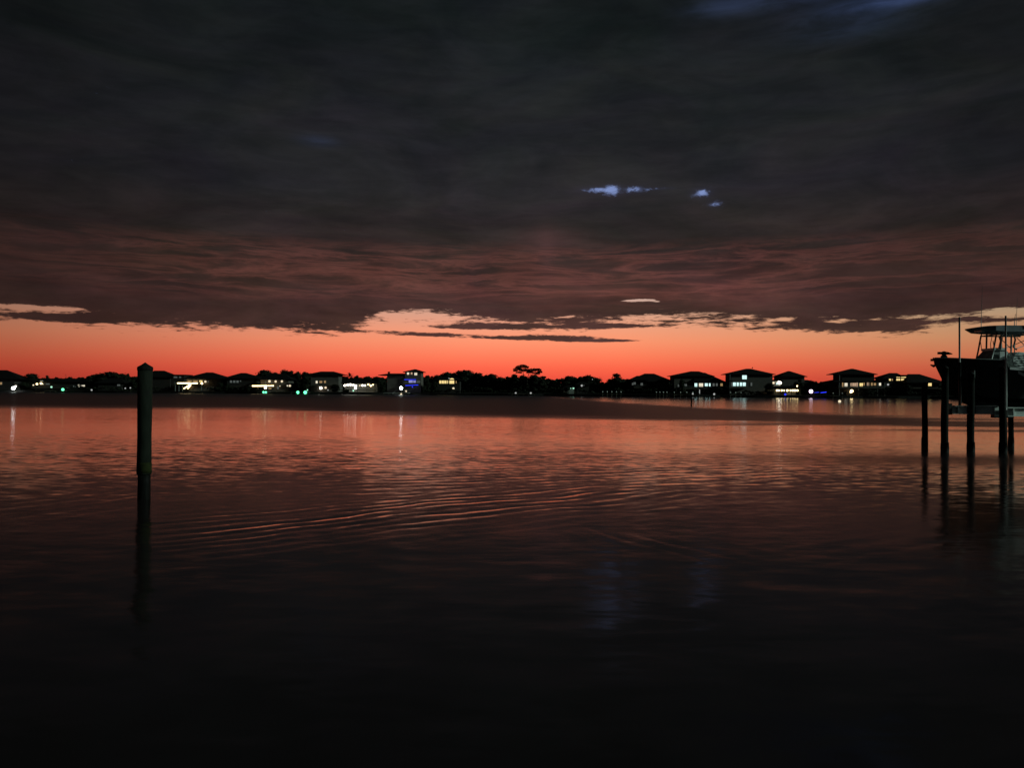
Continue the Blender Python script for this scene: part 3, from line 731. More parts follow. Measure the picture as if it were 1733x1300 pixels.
MB().lathe(tuple(at(1273.3, 623.8, h.Y+4.5)), [(0.30, 0), (0.26, 0.25), (0.1, 0.5), (0.03, 0.75)], 8).build('finial', M_['roof'], h.r, h.base)
h.win(1259.8, 638.6, 7.6, 6.6, 'cool', bars=1)
for (cx, w_) in ((1237.8, 1.8), (1242, 4.8), (1247.6, 3.6), (1253, 3.8), (1258.6, 5.2)): h.win(cx+0.8, 650.6, w_, 6.2, 'cool' if w_ > 2 else 'pane_dim', bars=0)
h.win(1271.5, 650.5, 2.6, 5.4, 'pane_dim', bars=0); h.win(1290, 649.5, 5, 5, 'pane_dim', bars=1) if False else None
h.deck(1231, 1262, 656, out=3); h.post(1233, 634, None, -2.2, 0.14); h.wall(1231, 1238, 644, 645.5, 2.4, 'roof', -2.4, 'balcony_roof'); h.rail(1231, 1262, 655.9, -2.9)
h = House(1341, 12, 'narrow peaked house with a white lit side porch')
h.wall(1322, 1361.5, 637, mat='wall'); h.roof(1318.5, 1365.5, 637.2, 1340, 1343, 627.6); h.roof(1352, 1386, 650, 1358, 1372, 643, front=-1, depth=8); h.wall(1354, 1383, 650, mat='wall_dark', front=-0.5)
h.roof(1307, 1326, 644.4, 1314, 1322, 642, depth=4); h.wall(1311, 1322, 644.6, depth=3, mat='wall_light', front=1)
h.lamp(1309, 648, 2.1, 'lamp_soft', 0.4); h.lamp(1318.6, 647.4, 2.5, 'lamp_white', 0.4); h.lamp(1321, 648, 2.0, 'lamp_white', 0.3); h.win(1316, 649.6, 2.4, 2.6, 'cool', 1.0, 0)
h = House(1334, 4, 'low open waterside bar with a row of warm lamps', 'pavilion', 'pavilion')
h.roof(1310, 1356, 657.2, 1318, 1348, 653, depth=5.5)
for px in (1312, 1326, 1340, 1354): h.post(px, 657, None, 0.1, 0.12, 'timber')
h.wall(1338, 1354, 657.4, None, 0.3, 'wall_light', 4.8); h.wall(1344.5, 1355, 651, 657, 0.3, 'wall_light', 5.2, 'gable'); h.deck(1310, 1356, 668.5, out=1.0)
for (a, r_) in ((1315, 2.4), (1318, 2.3), (1323, 2.3), (1326.8, 2.2), (1332.4, 2.5), (1338, 2.0), (1341.5, 2.4), (1345.5, 2.5), (1349.5, 2.4)): h.lamp(a, 661, r_*0.66, 'lamp_warm', 0.3)
h.lamp(1349, 653.6, 1.3, 'lamp_warm', 4.4)
h = House(1450, 9, 'tall house with a peaked roof above a lower gallery of warm windows')
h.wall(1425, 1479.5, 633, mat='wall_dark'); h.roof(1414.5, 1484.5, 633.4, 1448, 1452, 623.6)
h.wall(1417, 1489, 645.6, mat='wall_dark', front=-1.2, depth=11); h.roof(1406, 1493, 646.4, 1426, 1478, 641, front=-1.6, depth=11)
h.post(1420, 634, 645, -0.4, 0.14); h.win(1423, 637.5, 4, 6, 'peach', 0.5, 0) if False else None
for (cx, w_, hh, mt) in ((1424, 2.4, 7, 'warmdim'), (1429.6, 5, 6, 'white'), (1438, 2, 6, 'peach'), (1443.5, 7, 6, 'peach'), (1448.4, 2.2, 7, 'peach'), (1455.2, 5.6, 5.6, 'warm'), (1460, 2, 5.2, 'warmdim'), (1466.6, 3.6, 5.6, 'peach'), (1473, 3, 5, 'warmdim'), (1478.2, 4, 4, 'warmdim'), (1486.8, 3.6, 4.6, 'white')):
    h.win(cx, 651.3 if cx < 1460 else 650.4, w_, hh, mt, -1.2, 1 if w_ > 4 else 0)
h.deck(1412, 1492, 656.5, out=4.2); h.rail(1412, 1492, 656.4, -4.0)
for px in (1414, 1430, 1446, 1462, 1478, 1490): h.post(px, 647.5, None, -3.8, 0.12)
h.lamp(1441.4, 662, 2.6, 'lamp_warm', -2.4); h.lamp(1439.8, 664, 1.4, 'lamp_warm', -2.4)
h = House(1520, 10, 'house with a slanting yellow lit clerestory under its roof')
h.wall(1499, 1541, 641, mat='wall_dark'); h.roof(1492, 1536, 640.4, 1514, 1527, 631); h.wall(1526, 1546, 634.6, 641, mat='roof', nm='parapet')
h.win(1506, 642.4, 3.2, 4, 'warm', bars=1); h.win(1510, 642.4, 2, 4, 'warmdim', bars=0); h.win(1520, 641.2, 6.4, 6, 'warm', bars=1)
c0, c1 = at(1525, 638.2, h.Y-0.06), at(1535, 637.8, h.Y-0.06); c2 = at(1530, 643.4, h.Y-0.06); c3 = at(1525, 644, h.Y-0.06); tw = MB()
tw.v += [tuple(c0), tuple(c1), tuple(c2), tuple(c3)]+[(p.x, p.y+0.1, p.z) for p in (c0, c1, c2, c3)]
tw.face([3, 2, 1, 0])
for i in range(4): tw.face([i, (i+1) % 4, (i+1) % 4+4, i+4])
tw.build('window', M_['warm'], h.r, h.base)
h.lamp(1503, 651, 1.6, 'lamp_pale', -0.5); h.deck(1496, 1542, 655)
h = House(1562, 8, 'dark hip roofed house with one small pale yellow window')
h.wall(1541, 1588, 643.5, mat='wall_dark'); h.roof(1533, 1600, 647.5, 1546, 1566, 632.8, over=1.0); h.win(1573.6, 650.4, 5.6, 6, 'warm', -0.02, 1); h.deck(1540, 1590, 657)
h = House(1665, 10, 'dark house on the far shore hidden behind the lifted boat')
h.wall(1630, 1700, 646, mat='wall_dark'); h.roof(1622, 1708, 647, 1650, 1680, 636); h.win(1660, 652, 5, 5, 'pane_dim')

# ------------------------------------------------------------------ docks, dock lamps and small things on the far water edge
def dock(x0, x1, label, out=4.0, posts=5, cap=True, mat='timber', dy=0.0):
    xm = (x0+x1)/2; Y = shore_y(xm)-1.0; a = at(x0, 660, Y); b_ = at(x1, 660, Y); base = Vector(((a.x+b_.x)/2, Y, 0))
    r = empty('dock', base, label, 'dock')
    MB().box((a.x, Y-out, 0.75), (b_.x, Y+0.6, 0.92)).build('deck', M_[mat], r, base)
    for k in range(posts):
        x = a.x+(b_.x-a.x)*(k+0.02)/(posts-1+0.04)
        hgt = 1.75 if cap else 0.74
        p = MB().tube([(x, Y-out-0.16, -1.5), (x, Y-out-0.16, hgt)], 0.15, 8).build('piling', M_['timber'], r, base)
        if cap: MB().lathe((x, Y-out-0.16, hgt), [(0.27, 0), (0.27, 0.16), (0.18, 0.3), (0.03, 0.46)], 10).build('cap', M_['cap_white'], p)
    return r
def dock_fix(r):
    for p in r.children:
        for c_ in p.children: c_.location = (-r.location.x, -r.location.y, -r.location.z)
dks = [dock(1018, 1049, 'dock with five white capped pilings below the big round tree', 3.0, 5),
       dock(1108, 1126, 'short dock with white capped pilings below the dark hip roofed house', 3.0, 4),
       dock(1138, 1180, 'dock with white capped pilings below the house with the low right roof slope', 3.0, 5),
       dock(1232, 1250, 'short dock below the house with the bright square upper window', 3.0, 3),
       dock(652, 694, 'braced timber dock under the white floodlight of the blue balcony house', 5.0, 6, False, 'wall_light'),
       dock(84, 112, 'small dock carrying a green lamp below the long low house', 4.0, 4, False),
       dock(440, 458, 'small dock with twin teal lamps below the white deck house', 4.0, 3, False),
       dock(498, 526, 'dock with two round bright green lamps', 5.0, 4, False),
       dock(1404, 1420, 'short dock with two pale capped pilings below the galleried house', 3.0, 2),
       dock(866, 904, 'low dark dock with two pale lamps below the pines', 3.0, 5, False)]
for d_ in dks: dock_fix(d_)
# diagonal braces under the floodlit dock
rb = dks[4]; br = MB(); Yb = shore_y(673)-6.3
for (xa, xb) in ((664, 672), (690, 682)):
    br.tube([tuple(at(xa, 666.6, Yb)), tuple(at(xb, 659, Yb))], 0.12, 6)
br.build('brace', M_['trim'], rb, rb.location)

def dock_light(px, py, rpx, mat, label, out=4.5, group='lamps on the far docks', cat='lamp', top=True):
    Y = shore_y(px)-out; c = at(px, py, Y); rr = rpx/F*Y; base = Vector((c.x, Y+rr*0.2, 0.0))
    r = empty('dock_light', base, label, cat, group)
    MB().tube([(c.x, Y+rr+0.1, -1.0), (c.x, Y+rr+0.1, max(c.z+rr*1.2, 0.4))], 0.07, 6).build('post', M_['timber'], r, base)
    MB().ball((c.x, Y, c.z), rr).build('bulb', M_[mat], r, base)
    MB().lathe((c.x, Y, c.z+rr*0.92), [(rr*1.05, 0), (rr*0.9, rr*0.15), (rr*0.2, rr*0.5)], 8).build('hood', M_['timber'], r, base)
    return r
dock_light(22.5, 657.2, 2.5, 'lamp_flood', 'blazing white dock floodlight at the far left of the shore', 2.0)
dock_light(26.5, 654, 1.3, 'lamp_white', 'small white lamp just right of the blazing left floodlight', 2.0)
dock_light(679, 657, 2.6, 'lamp_flood', 'blazing white floodlight on the dock of the blue balcony house', 4.0)
dock_light(687, 662.4, 1.7, 'lamp_soft', 'small lamp at the right end of the floodlit dock', 4.0)
dock_light(679, 667.2, 1.6, 'lamp_soft', 'low lamp at water level under the white floodlight', 6.4)
dock_light(87, 655.2, 1.6, 'lamp_mint', 'faint green lamp over the small left dock', 2.0)
dock_light(106.3, 659.4, 2.3, 'lamp_green', 'bright green lamp on the small left dock', 4.6)
dock_light(446, 664, 1.9, 'lamp_green', 'left of the twin teal lamps low on the water', 5.0)
dock_light(450, 664, 1.8, 'lamp_green', 'right of the twin teal lamps low on the water', 5.0)
dock_light(504, 664.3, 2.6, 'lamp_green', 'left of the two round bright green lamps', 6.2)
dock_light(516.6, 664.3, 2.9, 'lamp_green', 'right of the two round bright green lamps', 6.2)
dock_light(520.3, 660.2, 1.1, 'lamp_mint', 'tiny mint lamp above the right green lamp', 6.0)
dock_light(872.8, 665.4, 1.5, 'lamp_pale', 'left of the two pale lamps below the pines', 4.0)
dock_light(898.3, 665.4, 1.5, 'lamp_pale', 'right of the two pale lamps below the pines', 4.0)
dock_light(1329, 667.6, 1.7, 'lamp_blue', 'blue lamp at the water edge below the warm lamp row', 2.0)
dock_light(1372.5, 662.6, 3.3, 'lamp_pink', 'pinkish white lamp between the warm lamp row and the blue strip', 2.0)
dock_light(1172.5, 666.6, 1.4, 'lamp_pale', 'pale lamp left of the lit post below the green white windows', 4.0)
dock_light(1208.7, 667.2, 1.7, 'lamp_pale', 'pale round lamp right of the lit post below the green white windows', 3.0)
dock_light(155, 660.2, 1.4, 'lamp_pale', 'dim lamp at the shore left of the dark tree clump', 2.0)
dock_light(212, 657.3, 1.2, 'lamp_pale', 'left of two dim lamps beside the near piling', 2.0)
dock_light(220.6, 656.6, 1.2, 'lamp_pale', 'right of two dim lamps beside the near piling', 2.0)
dock_light(39, 640.4, 1.4, 'lamp_pale', 'dim grey lamp high in the dark trees at the left', -18.0)
# blue strip light on a low rail
Y = shore_y(1390)-1.5; a = at(1378, 664.6, Y); b_ = at(1398.5, 663.8, Y); base = Vector(((a.x+b_.x)/2, Y, GZ-0.2))
r = empty('rail_fence', base, 'low waterside rail lit by a thin blue light strip', 'fence')
MB().box((a.x, Y+0.04, a.z-0.25), (b_.x, Y+0.12, a.z-0.1)).build('rail', M_['timber'], r, base)
for k in range(5):
    x = a.x+(b_.x-a.x)*k/4; MB().box((x-0.06, Y+0.13, 0.2), (x+0.06, Y+0.25, a.z)).build('post', M_['timber'], r, base)
MB().tube([tuple(a), tuple(at(1386, 664.0, Y))], 0.07, 6).tube([tuple(at(1389, 664.8, Y)), tuple(b_)], 0.15, 6).build('light_strip', M_['lamp_blue'], r, base)
# low hedge plants along the seawall in front of the houses
hd = MB(); HOLES = [(-20, 116), (292, 350), (404, 562), (575, 716), (950, 978), (1178, 1190), (1305, 1404), (1434, 1448)]
for i in range(9000):
    px = random.uniform(-200, 1900)
    if any(a <= px <= b_ for (a, b_) in HOLES): continue
    Y = shore_y(px)+random.uniform(4.2, 5.8)
    hh = 1.5+0.7*math.sin(px*0.11)+0.6*math.sin(px*0.047+1)+0.4*math.sin(px*0.29)
    p = at(px, 650, Y); p.z = GZ+0.1+max(0.3, hh)*math.sqrt(random.random())
    hd.quad(p, Vector((random.gauss(0, .7), -0.6, random.gauss(0, .7))), random.uniform(0.4, 0.95), random.uniform(0.5, 1.0))
tag(hd.build('hedge', M_['leaf']), 'ragged dark hedge plants along the far seawall', 'hedge', kind='stuff')
# shrubs lit by the deck lamps
for (px, yt, w_, lab) in ((412, 655, 8, 'small round shrub left of the white deck house, edge lit yellow'), (420, 652, 10, 'taller shrub beside the white deck rail'), (433, 658, 10, 'low shrub under the white deck rail'), (1135, 649, 10, 'olive shrub at the left corner of the house with the low right roof slope'), (586, 658, 10, 'low shrub at the left of the lamp filled pavilion')):
    rr_ = tree(px, yt, w_, 3.0 if px != 1135 else 6.0, lab, None, 2, 'shrub'); rr_['category'] = 'shrub'
# channel post and mooring buoy
p = on_water(1170, 687)
r = empty('channel_post', Vector((p.x, p.y, 0)), 'lone thin dark post standing in the bay in front of the far houses', 'post')
top = at(1170, 673, p.y)
MB().tube([(p.x, p.y, -1.5), (p.x, p.y, 0.35), (p.x+0.01, p.y, top.z)], [0.13, 0.12, 0.11], 10).build('post', M_['wet'], r, r.location)
MB().lathe((p.x, p.y, top.z), [(0.13, 0), (0.10, 0.05), (0.02, 0.12)], 10).build('cap', M_['pile'], r, r.location)
p = on_water(1421, 681)
r = empty('buoy', Vector((p.x, p.y, 0)), 'small round glowing buoy floating near the galleried house', 'buoy')
MB().ball((p.x, p.y, 0.22), 0.34).build('float', M_['lamp_soft'], r, r.location)
MB().tube([(p.x, p.y, 0.54), (p.x, p.y, 0.68)], 0.05, 8).build('ring', M_['timber'], r, r.location)

# ------------------------------------------------------------------ near mooring piling
p = on_water(243.5, 845); Yp = p.y
s = Yp/F
r = empty('mooring_piling', Vector((p.x, Yp, 0)), 'near thick mooring piling with a pointed cap and a wrap that ends above the water', 'piling')
zt = at(243, 622, Yp).z; za = at(243, 613.5, Yp).z; zs = at(243, 803, Yp).z
post = MB(); prof = [(10.4*s, -2.0), (10.3*s, -0.2), (10.2*s, 0.1), (10.0*s, zs*0.6), (10.1*s, zs+0.05)]
post.lathe((p.x, Yp, 0), prof, 28, 0, 0.012); post.build('post', M_['wet'], r, r.location)
sl = MB(); prof = [(10.0*s, zs), (11.3*s, zs), (11.7*s, zs+0.03), (11.5*s, zs+0.2), (11.2*s, zs+0.6), (11.0*s, 1.4), (11.3*s, 1.6), (11.6*s, 1.9), (11.9*s, zt-0.05)]
sl.lathe((p.x, Yp, 0), prof, 32, 0, 0.012); sl.build('wrap', M_['sleeve'], r, r.location)
al = MB(); al.lathe((p.x, Yp, 0), [(11.75*s, zs+0.035), (11.72*s, zs+0.12), (11.62*s, zs+0.22), (11.5*s, zs+0.26)], 32, 0, 0.015); al.build('algae_band', M_['moss'], r, r.location)
cp = MB(); cp.lathe((p.x, Yp, 0), [(11.9*s, zt-0.07), (12.5*s, zt-0.06), (12.5*s, zt), (11.6*s, zt+0.015), (5.5*s, zt+0.06), (0.6*s, za)], 28); cp.build('cap', M_['pile'], r, r.location)

# ------------------------------------------------------------------ boat lift pilings
def lift_pile(px, py_w, ytop, rpx, label):
    w_ = on_water(px, py_w); Y = w_.y; rr = rpx/F*Y; zt_ = at(px, ytop, Y).z; x = at(px, (py_w+ytop)/2, Y).x
    r_ = empty('piling', Vector((x, Y, 0)), label, 'piling', 'pilings of the boat lift')
    q_ = MB(); n = 14; pth = []; rad = []
    for i in range(n+1):
        t = i/n; z = -2+(zt_+2)*t; pth.append((x+0.012*math.sin(z*1.7+px), Y, z)); rad.append(rr*(1.06-0.10*t+0.025*math.sin(z*3.1+px)))
    q_.tube(pth, rad, 18); q_.build('post', M_['pile'], r_, r_.location)
    b2 = MB(); b2.tube([(x, Y, -0.05), (x, Y, 0.2), (x, Y, 0.42)], [rr*1.12, rr*1.16, rr*1.08], 18); b2.build('barnacle_band', M_['wet'], r_, r_.location)
    c2 = MB(); c2.lathe((x, Y, zt_), [(rr*1.02, 0), (rr*1.04, 0.03), (rr*0.5, 0.1), (rr*0.05, 0.14)], 18); c2.build('cap', M_['wet'], r_, r_.location)
    return r_
lift_pile(1565, 757, 652, 4.6, 'thin far piling standing clear of the bow, leftmost of the lift')
lift_pile(1599, 767, 624, 5.7, 'thick near piling directly under the boat bow')
P3 = lift_pile(1643, 766, 634, 5.6, 'thick near piling in front of the middle of the dark hull')
P4 = lift_pile(1697.5, 767, 625, 5.8, 'thick near piling in front of the console, beside the right white guide post')
lift_pile(1711, 756, 640, 4.2, 'thinner far piling just right of the guide post, showing below the beam')
lift_pile(1778, 766, 600, 5.8, 'near lift piling just outside the right edge of the view')

# ------------------------------------------------------------------ boat on the lift
BW = pmat('white_gelcoat', (0.78, 0.8, 0.78), 0.35, 0.12, 3.0, spec=0.5)
BH = pmat('dark_hull_paint', (0.024, 0.027, 0.026), 0.5, 0.3, 2.0, spec=0.3)
BM = pmat('anodised_tube', (0.30, 0.31, 0.30), 0.5, 0.2, 3.0, metal=0.4)
BC = pmat('canvas_cover', (0.20, 0.22, 0.21), 0.85, 0.35, 4.0, bump=0.6)
BT = pmat('canopy_cloth', (0.20, 0.23, 0.25), 0.8, 0.3, 4.0)
BV = pmat('seat_vinyl', (0.66, 0.68, 0.66), 0.6, 0.3, 6.0, bump=0.5)
AL = pmat('lift_aluminium', (0.72, 0.76, 0.72), 0.5, 0.25, 3.0, metal=0.2)
PVC = pmat('white_pipe', (0.62, 0.63, 0.6), 0.5, 0.15, 3.0)
D0 = 32.6
bow = at(1581, 606.5, D0)
boat = empty('motor_boat', Vector((bow.x, bow.y, bow.z-2.1)), 'dark hulled centre console motor boat with a hard top, raised on the boat lift', 'boat')
boat.rotation_euler = (0, 0, R(1))
SX = D0/F   # metres per photo pixel at the boat
ST = [0, 0.12, 0.35, 0.7, 1.1, 1.6, 2.0, 2.3, 2.4, 2.7, 3.3, 4.2, 5.4, 6.6, 7.6]
def itp(x, P):
    for (a, b2) in zip(P, P[1:]):
        if a[0] <= x <= b2[0]: return a[1]+(b2[1]-a[1])*(x-a[0])/(b2[0]-a[0])
    return P[-1][1]
SHEER = [(0, 2.10), (0.35, 2.08), (1.2, 2.02), (2.3, 1.98), (2.4, 1.64), (5, 1.56), (7.6, 1.55)]
KEEL = [(0, 1.86), (0.12, 1.62), (0.35, 1.15), (0.7, 0.62), (1.1, 0.25), (1.6, 0.07), (2.2, 0.0), (7.6, 0.0)]
BEAM = [(0, 0.05), (0.12, 0.22), (0.35, 0.46), (0.7, 0.72), (1.1, 0.93), (1.6, 1.10), (2.2, 1.22), (3.3, 1.3), (7.6, 1.28)]
CHB = [(0, 0.03), (0.12, 0.08), (0.35, 0.2), (0.7, 0.42), (1.1, 0.65), (1.6, 0.88), (2.2, 1.02), (3.3, 1.1), (7.6, 1.1)]
def hull():
    mb = MB(); n = 11
    for x in ST:
        sh_, ke, be, ch = itp(x, SHEER), itp(x, KEEL), itp(x, BEAM), itp(x, CHB)
        cz = ke+min(0.42, (sh_-ke)*0.38)
        half = [(0, ke), (ch*0.55, ke+(cz-ke)*0.5), (ch, cz), ((ch+be)/2*1.0-0.02, (cz+sh_)/2), (be, sh_-0.06), (be-0.005, sh_)]
        for (yy, zz) in reversed(half[1:]): mb.v.append((x, -yy, zz))
        for (yy, zz) in half: mb.v.append((x, yy, zz))
    for i in range(len(ST)-1):
        for j in range(n-1): mb.face([i*n+j, (i+1)*n+j, (i+1)*n+j+1, i*n+j+1], 0, False)
    L = (len(ST)-1)*n; mb.face([L+j for j in range(n)]); mb.face([j for j in reversed(range(n))])
    return mb
hb = hull(); hb.build('hull', BH, boat)
dk = MB()
for x in ST:
    be = itp(x, BEAM)-0.04; z_ = itp(x, SHEER)-(0.10 if x < 2.35 else 0.12); dk.v += [(x+0.03, -be, z_), (x+0.03, be, z_)]
for i in range(len(ST)-1): dk.face([2*i, 2*i+2, 2*i+3, 2*i+1])
dk.build('deck', BC, boat)
for sgn in (-1, 1):
    gw = MB(); 
    gw.tube([(x, sgn*(itp(x, BEAM)+0.0), itp(x, SHEER)) for x in ST if x <= 2.31], 0.035, 8); gw.build('gunwale', BC, boat)
    gw = MB(); gx = [2.39, 3.0, 4.2, 5.4, 6.6, 7.6]
    for x in gx:
        b_e = sgn*itp(x, BEAM); z_ = itp(x, SHEER); gw.v += [(x, b_e+sgn*0.05, z_-0.07), (x, b_e+sgn*0.05, z_+0.03), (x, b_e-sgn*0.22, z_+0.03), (x, b_e-sgn*0.22, z_-0.07)]
    for i in range(len(gx)-1):
        for j in range(4): gw.face([i*4+j, (i+1)*4+j, (i+1)*4+(j+1) % 4, i*4+(j+1) % 4])
    gw.face([0, 1, 2, 3]); gw.face([23, 22, 21, 20]); gw.build('side_coaming', BW, boat)
    # pale diagonal stripe on the aft side of the hull
    sp = MB(); pts_ = [(2.75, 1.50), (3.05, 1.36), (3.4, 1.08), (3.8, 0.85)]
    for (x, z_) in pts_:
        be, ch = itp(x, BEAM), itp(x, CHB); yy = ch+(be-ch)*((z_-0.42)/(itp(x, SHEER)-0.42))+0.015
        sp.v += [(x, sgn*yy, z_-0.06), (x, sgn*yy, z_+0.06), (x, sgn*(yy-0.03), z_+0.06), (x, sgn*(yy-0.03), z_-0.06)]
    for i in range(3):
        for j in range(4): sp.face([i*4+j, (i+1)*4+j, (i+1)*4+(j+1) % 4, i*4+(j+1) % 4])
    sp.build('hull_stripe', BW, boat)
# bow pulpit, anchor and windlass
MB().box((-0.08, -0.14, 1.98), (0.55, 0.14, 2.08)).build('pulpit', BH, boat)
an = MB(); an.tube([(-0.05, 0, 1.80), (0.32, 0, 1.74)], [0.03, 0.05], 8); an.tube([(-0.06, -0.16, 1.82), (-0.02, 0, 1.77), (-0.06, 0.16, 1.82)], [0.025, 0.06, 0.025], 8)
an.tube([(0.30, 0, 1.74), (0.34, 0, 1.95)], 0.035, 8); an.build('anchor', BH, boat)
wl = MB(); wl.lathe((0.42, 0, 2.04), [(0.14, 0), (0.13, 0.14), (0.08, 0.2), (0.10, 0.24), (0.10, 0.32), (0.05, 0.36)], 12)
wl.box((0.17, -0.06, 2.27), (0.42, 0.06, 2.37)); wl.tube([(0.45, 0, 2.32), (0.62, 0, 2.31), (0.78, 0, 2.29)], [0.07, 0.055, 0.015], 8); wl.build('windlass', BH, boat)
# console with windscreen
co = MB(); pr = [(2.02, 1.85), (2.08, 2.12), (2.26, 2.36), (2.36, 2.48), (2.72, 2.50), (2.80, 2.36), (2.83, 1.55), (2.04, 1.55)]
for yy in (-0.5, 0.5): co.v += [(x, yy*(0.8 if z_ > 2.3 else 1), z_) for (x, z_) in pr]
m_ = len(pr); co.face(list(range(m_))); co.face([m_+i for i in reversed(range(m_))])
for i in range(m_): co.face([i, m_+i, m_+(i+1) % m_, (i+1) % m_])
co.build('console', BC, boat)
wt = MB(); wt.box((2.30, -0.46, 2.44), (2.76, 0.46, 2.535)); wt.box((2.46, -0.55, 1.9), (2.80, -0.5, 2.38)); wt.box((2.46, 0.5, 1.9), (2.80, 0.55, 2.38)); wt.build('console_trim', BW, boat)
sw = MB(); 
for k in range(16):
    t = 2*math.pi*k/16; t2 = 2*math.pi*(k+1)/16
    sw.tube([(2.95+0.05*math.sin(t), 0.2*math.cos(t), 2.2+0.2*math.sin(t)), (2.95+0.05*math.sin(t2), 0.2*math.cos(t2), 2.2+0.2*math.sin(t2))], 0.018, 6)
sw.build('steering_wheel', BM, boat)
# two padded helm seats, rounded
for yy in (-0.42, 0.42):
    se = MB(); k0 = len(se.v)
    cx, cz = 3.2, 2.0; pr = []
    for i in range(20):
        t = 2*math.pi*i/20; pr.append((cx+0.40*math.copysign(abs(math.cos(t))**0.75, math.cos(t)), cz+0.36*math.copysign(abs(math.sin(t))**0.75, math.sin(t))))
    layers = [(-0.36, 0.85), (-0.32, 0.97), (-0.2, 1.0), (0.2, 1.0), (0.32, 0.97), (0.36, 0.85)]
    for (o_, sc) in layers: se.v += [(cx+(x-cx)*sc, yy+o_, cz+(z_-cz)*sc) for (x, z_) in pr]
    for i in range(len(layers)-1):
        for j in range(20): se.face([i*20+j, i*20+(j+1) % 20, (i+1)*20+(j+1) % 20, (i+1)*20+j], 0, True)
    se.face([j for j in reversed(range(20))]); se.face([100+j for j in range(20)])
    sobj = se.build('seat', BV, boat)
    pi = MB(); 
    for k in range(5):
        z0 = cz-0.2+0.1*k; a0 = 0.24+0.05*math.sin(k*2.1)
        pi.tube([(cx-a0+0.48*a0*t/2.0*2, yy-0.372, z0+0.035*math.sin(t*2.6+k*1.7)) for t in range(5)], 0.014, 5)
    ring = [(cx+0.345*math.cos(2*math.pi*i/20), yy-0.34, cz+0.31*math.sin(2*math.pi*i/20)) for i in range(6, 17)]
    pi.tube(ring, 0.024, 6)
    pi.build('piping', BC, sobj)
    st2 = MB().tube([(cx, yy, 1.5), (cx, yy, 1.66)], 0.09, 10).build('pedestal', BM, sobj)
for (x0, x1) in ((3.95, 4.7),):
    lp = MB(); lp.box((x0, -0.8, 1.5), (x1, 0.8, 1.72)); lp.box((x1-0.16, -0.8, 1.72), (x1, 0.8, 2.3)); lp.build('leaning_post', BV, boat)
# hard top on a tube frame
def tz(py): return 2.1+(606.5-py)*SX
tt = MB(); prof = [(1.52, 0.02, 0.00), (1.75, 0.06, -0.02), (2.1, 0.11, -0.15), (2.6, 0.13, -0.20), (3.4, 0.13, -0.19), (4.4, 0.10, -0.15), (5.0, 0.06, -0.03), (5.08, 0.02, 0.0)]
zc = tz(556); ncol = 9
for (x, up, dn) in prof:
    for j in range(ncol):
        u = -1+2*j/(ncol-1); hw = 0.85 if x > 2.1 else 0.35+0.5*((x-1.52)/0.58)**0.6
        tt.v.append((x, u*hw, zc+up*(1-0.35*u*u)))
    for j in range(ncol):
        u = -1+2*j/(ncol-1); hw = 0.85 if x > 2.1 else 0.35+0.5*((x-1.52)/0.58)**0.6
        tt.v.append((x, u*hw, zc+dn*(1-0.2*u*u)-0.015))
N2 = 2*ncol
for i in range(len(prof)-1):
    for j in range(ncol-1):
        tt.face([i*N2+j, (i+1)*N2+j, (i+1)*N2+j+1, i*N2+j+1], 0, True); tt.face([i*N2+ncol+j+1, (i+1)*N2+ncol+j+1, (i+1)*N2+ncol+j, i*N2+ncol+j], 0, True)
    for (j, f_) in ((0, 0), (ncol-1, 1)):
        a4 = [i*N2+j, i*N2+ncol+j, (i+1)*N2+ncol+j, (i+1)*N2+j]; tt.face(a4 if f_ == 0 else a4[::-1])
E = (len(prof)-1)*N2
for j in range(ncol-1): tt.face([j, j+1, ncol+j+1, ncol+j]); tt.face([E+j+1, E+j, E+ncol+j, E+ncol+j+1])
top_o = tt.build('hard_top', BT, boat)
MB().box((1.86, -0.25, zc-0.15), (2.02, 0.25, zc-0.06)).build('spreader_light', BW, top_o)
fr = MB()
zr = tz(567); zl = 1.98
for yy in (-0.52, 0.52):
    fr.tube([(1.88, yy, zl-0.1), (2.0, yy, tz(595)), (2.13, yy*0.98, tz(566)), (2.2, yy*0.98, zc-0.08)], 0.034, 8)
    fr.tube([(2.34, yy*.92, tz(592)), (2.36, yy*.92, zc-0.08)], 0.036, 8)
    fr.tube([(2.12, yy, zr), (3.85, yy, zr)], 0.03, 8)
    fr.tube([(3.42, yy*.95, 1.6), (3.44, yy*.95, zc-0.08)], 0.036, 8); fr.tube([(3.56, yy*.95, 1.6), (3.60, yy*.95, zc-0.08)], 0.022, 8)
    fr.tube([(3.0, yy*.95, tz(572)), (3.42, yy*.95, tz(588))], 0.016, 6); fr.tube([(3.0, yy*.95, tz(590)), (3.42, yy*.95, tz(584)), (4.2, yy*.95, tz(571))], 0.016, 6)
    fr.tube([(3.02, yy*.9, tz(592)), (2.88, yy*.9, tz(588)), (2.96, yy*.9, tz(575)), (2.9, yy*.9, tz(568))], 0.034, 8)
    fr.tube([(4.5, yy, 1.5), (4.4, yy, zc-0.06)], 0.034, 8)
    fr.tube([(2.05, yy*.8, tz(577)), (2.09, yy*.8, tz(588)), (2.16, yy*.8, tz(594))], 0.014, 6)
    fr.tube([(2.47, yy*.7, tz(592)), (2.45, yy*.7, tz(580)), (2.52, yy*.7, zr)], 0.014, 6)
for x in (2.14, 2.9, 3.43): fr.tube([(x, -0.52, zr), (x, 0.52, zr)], 0.026, 8)
fr.v = [(p_[0]+0.2, p_[1], p_[2]) for p_ in fr.v]; fr.build('top_frame', BM, boat)
an_ = [(2.33, 480, 0.012), (3.78, 528, 0.014), (3.86, 500, 0.010)]
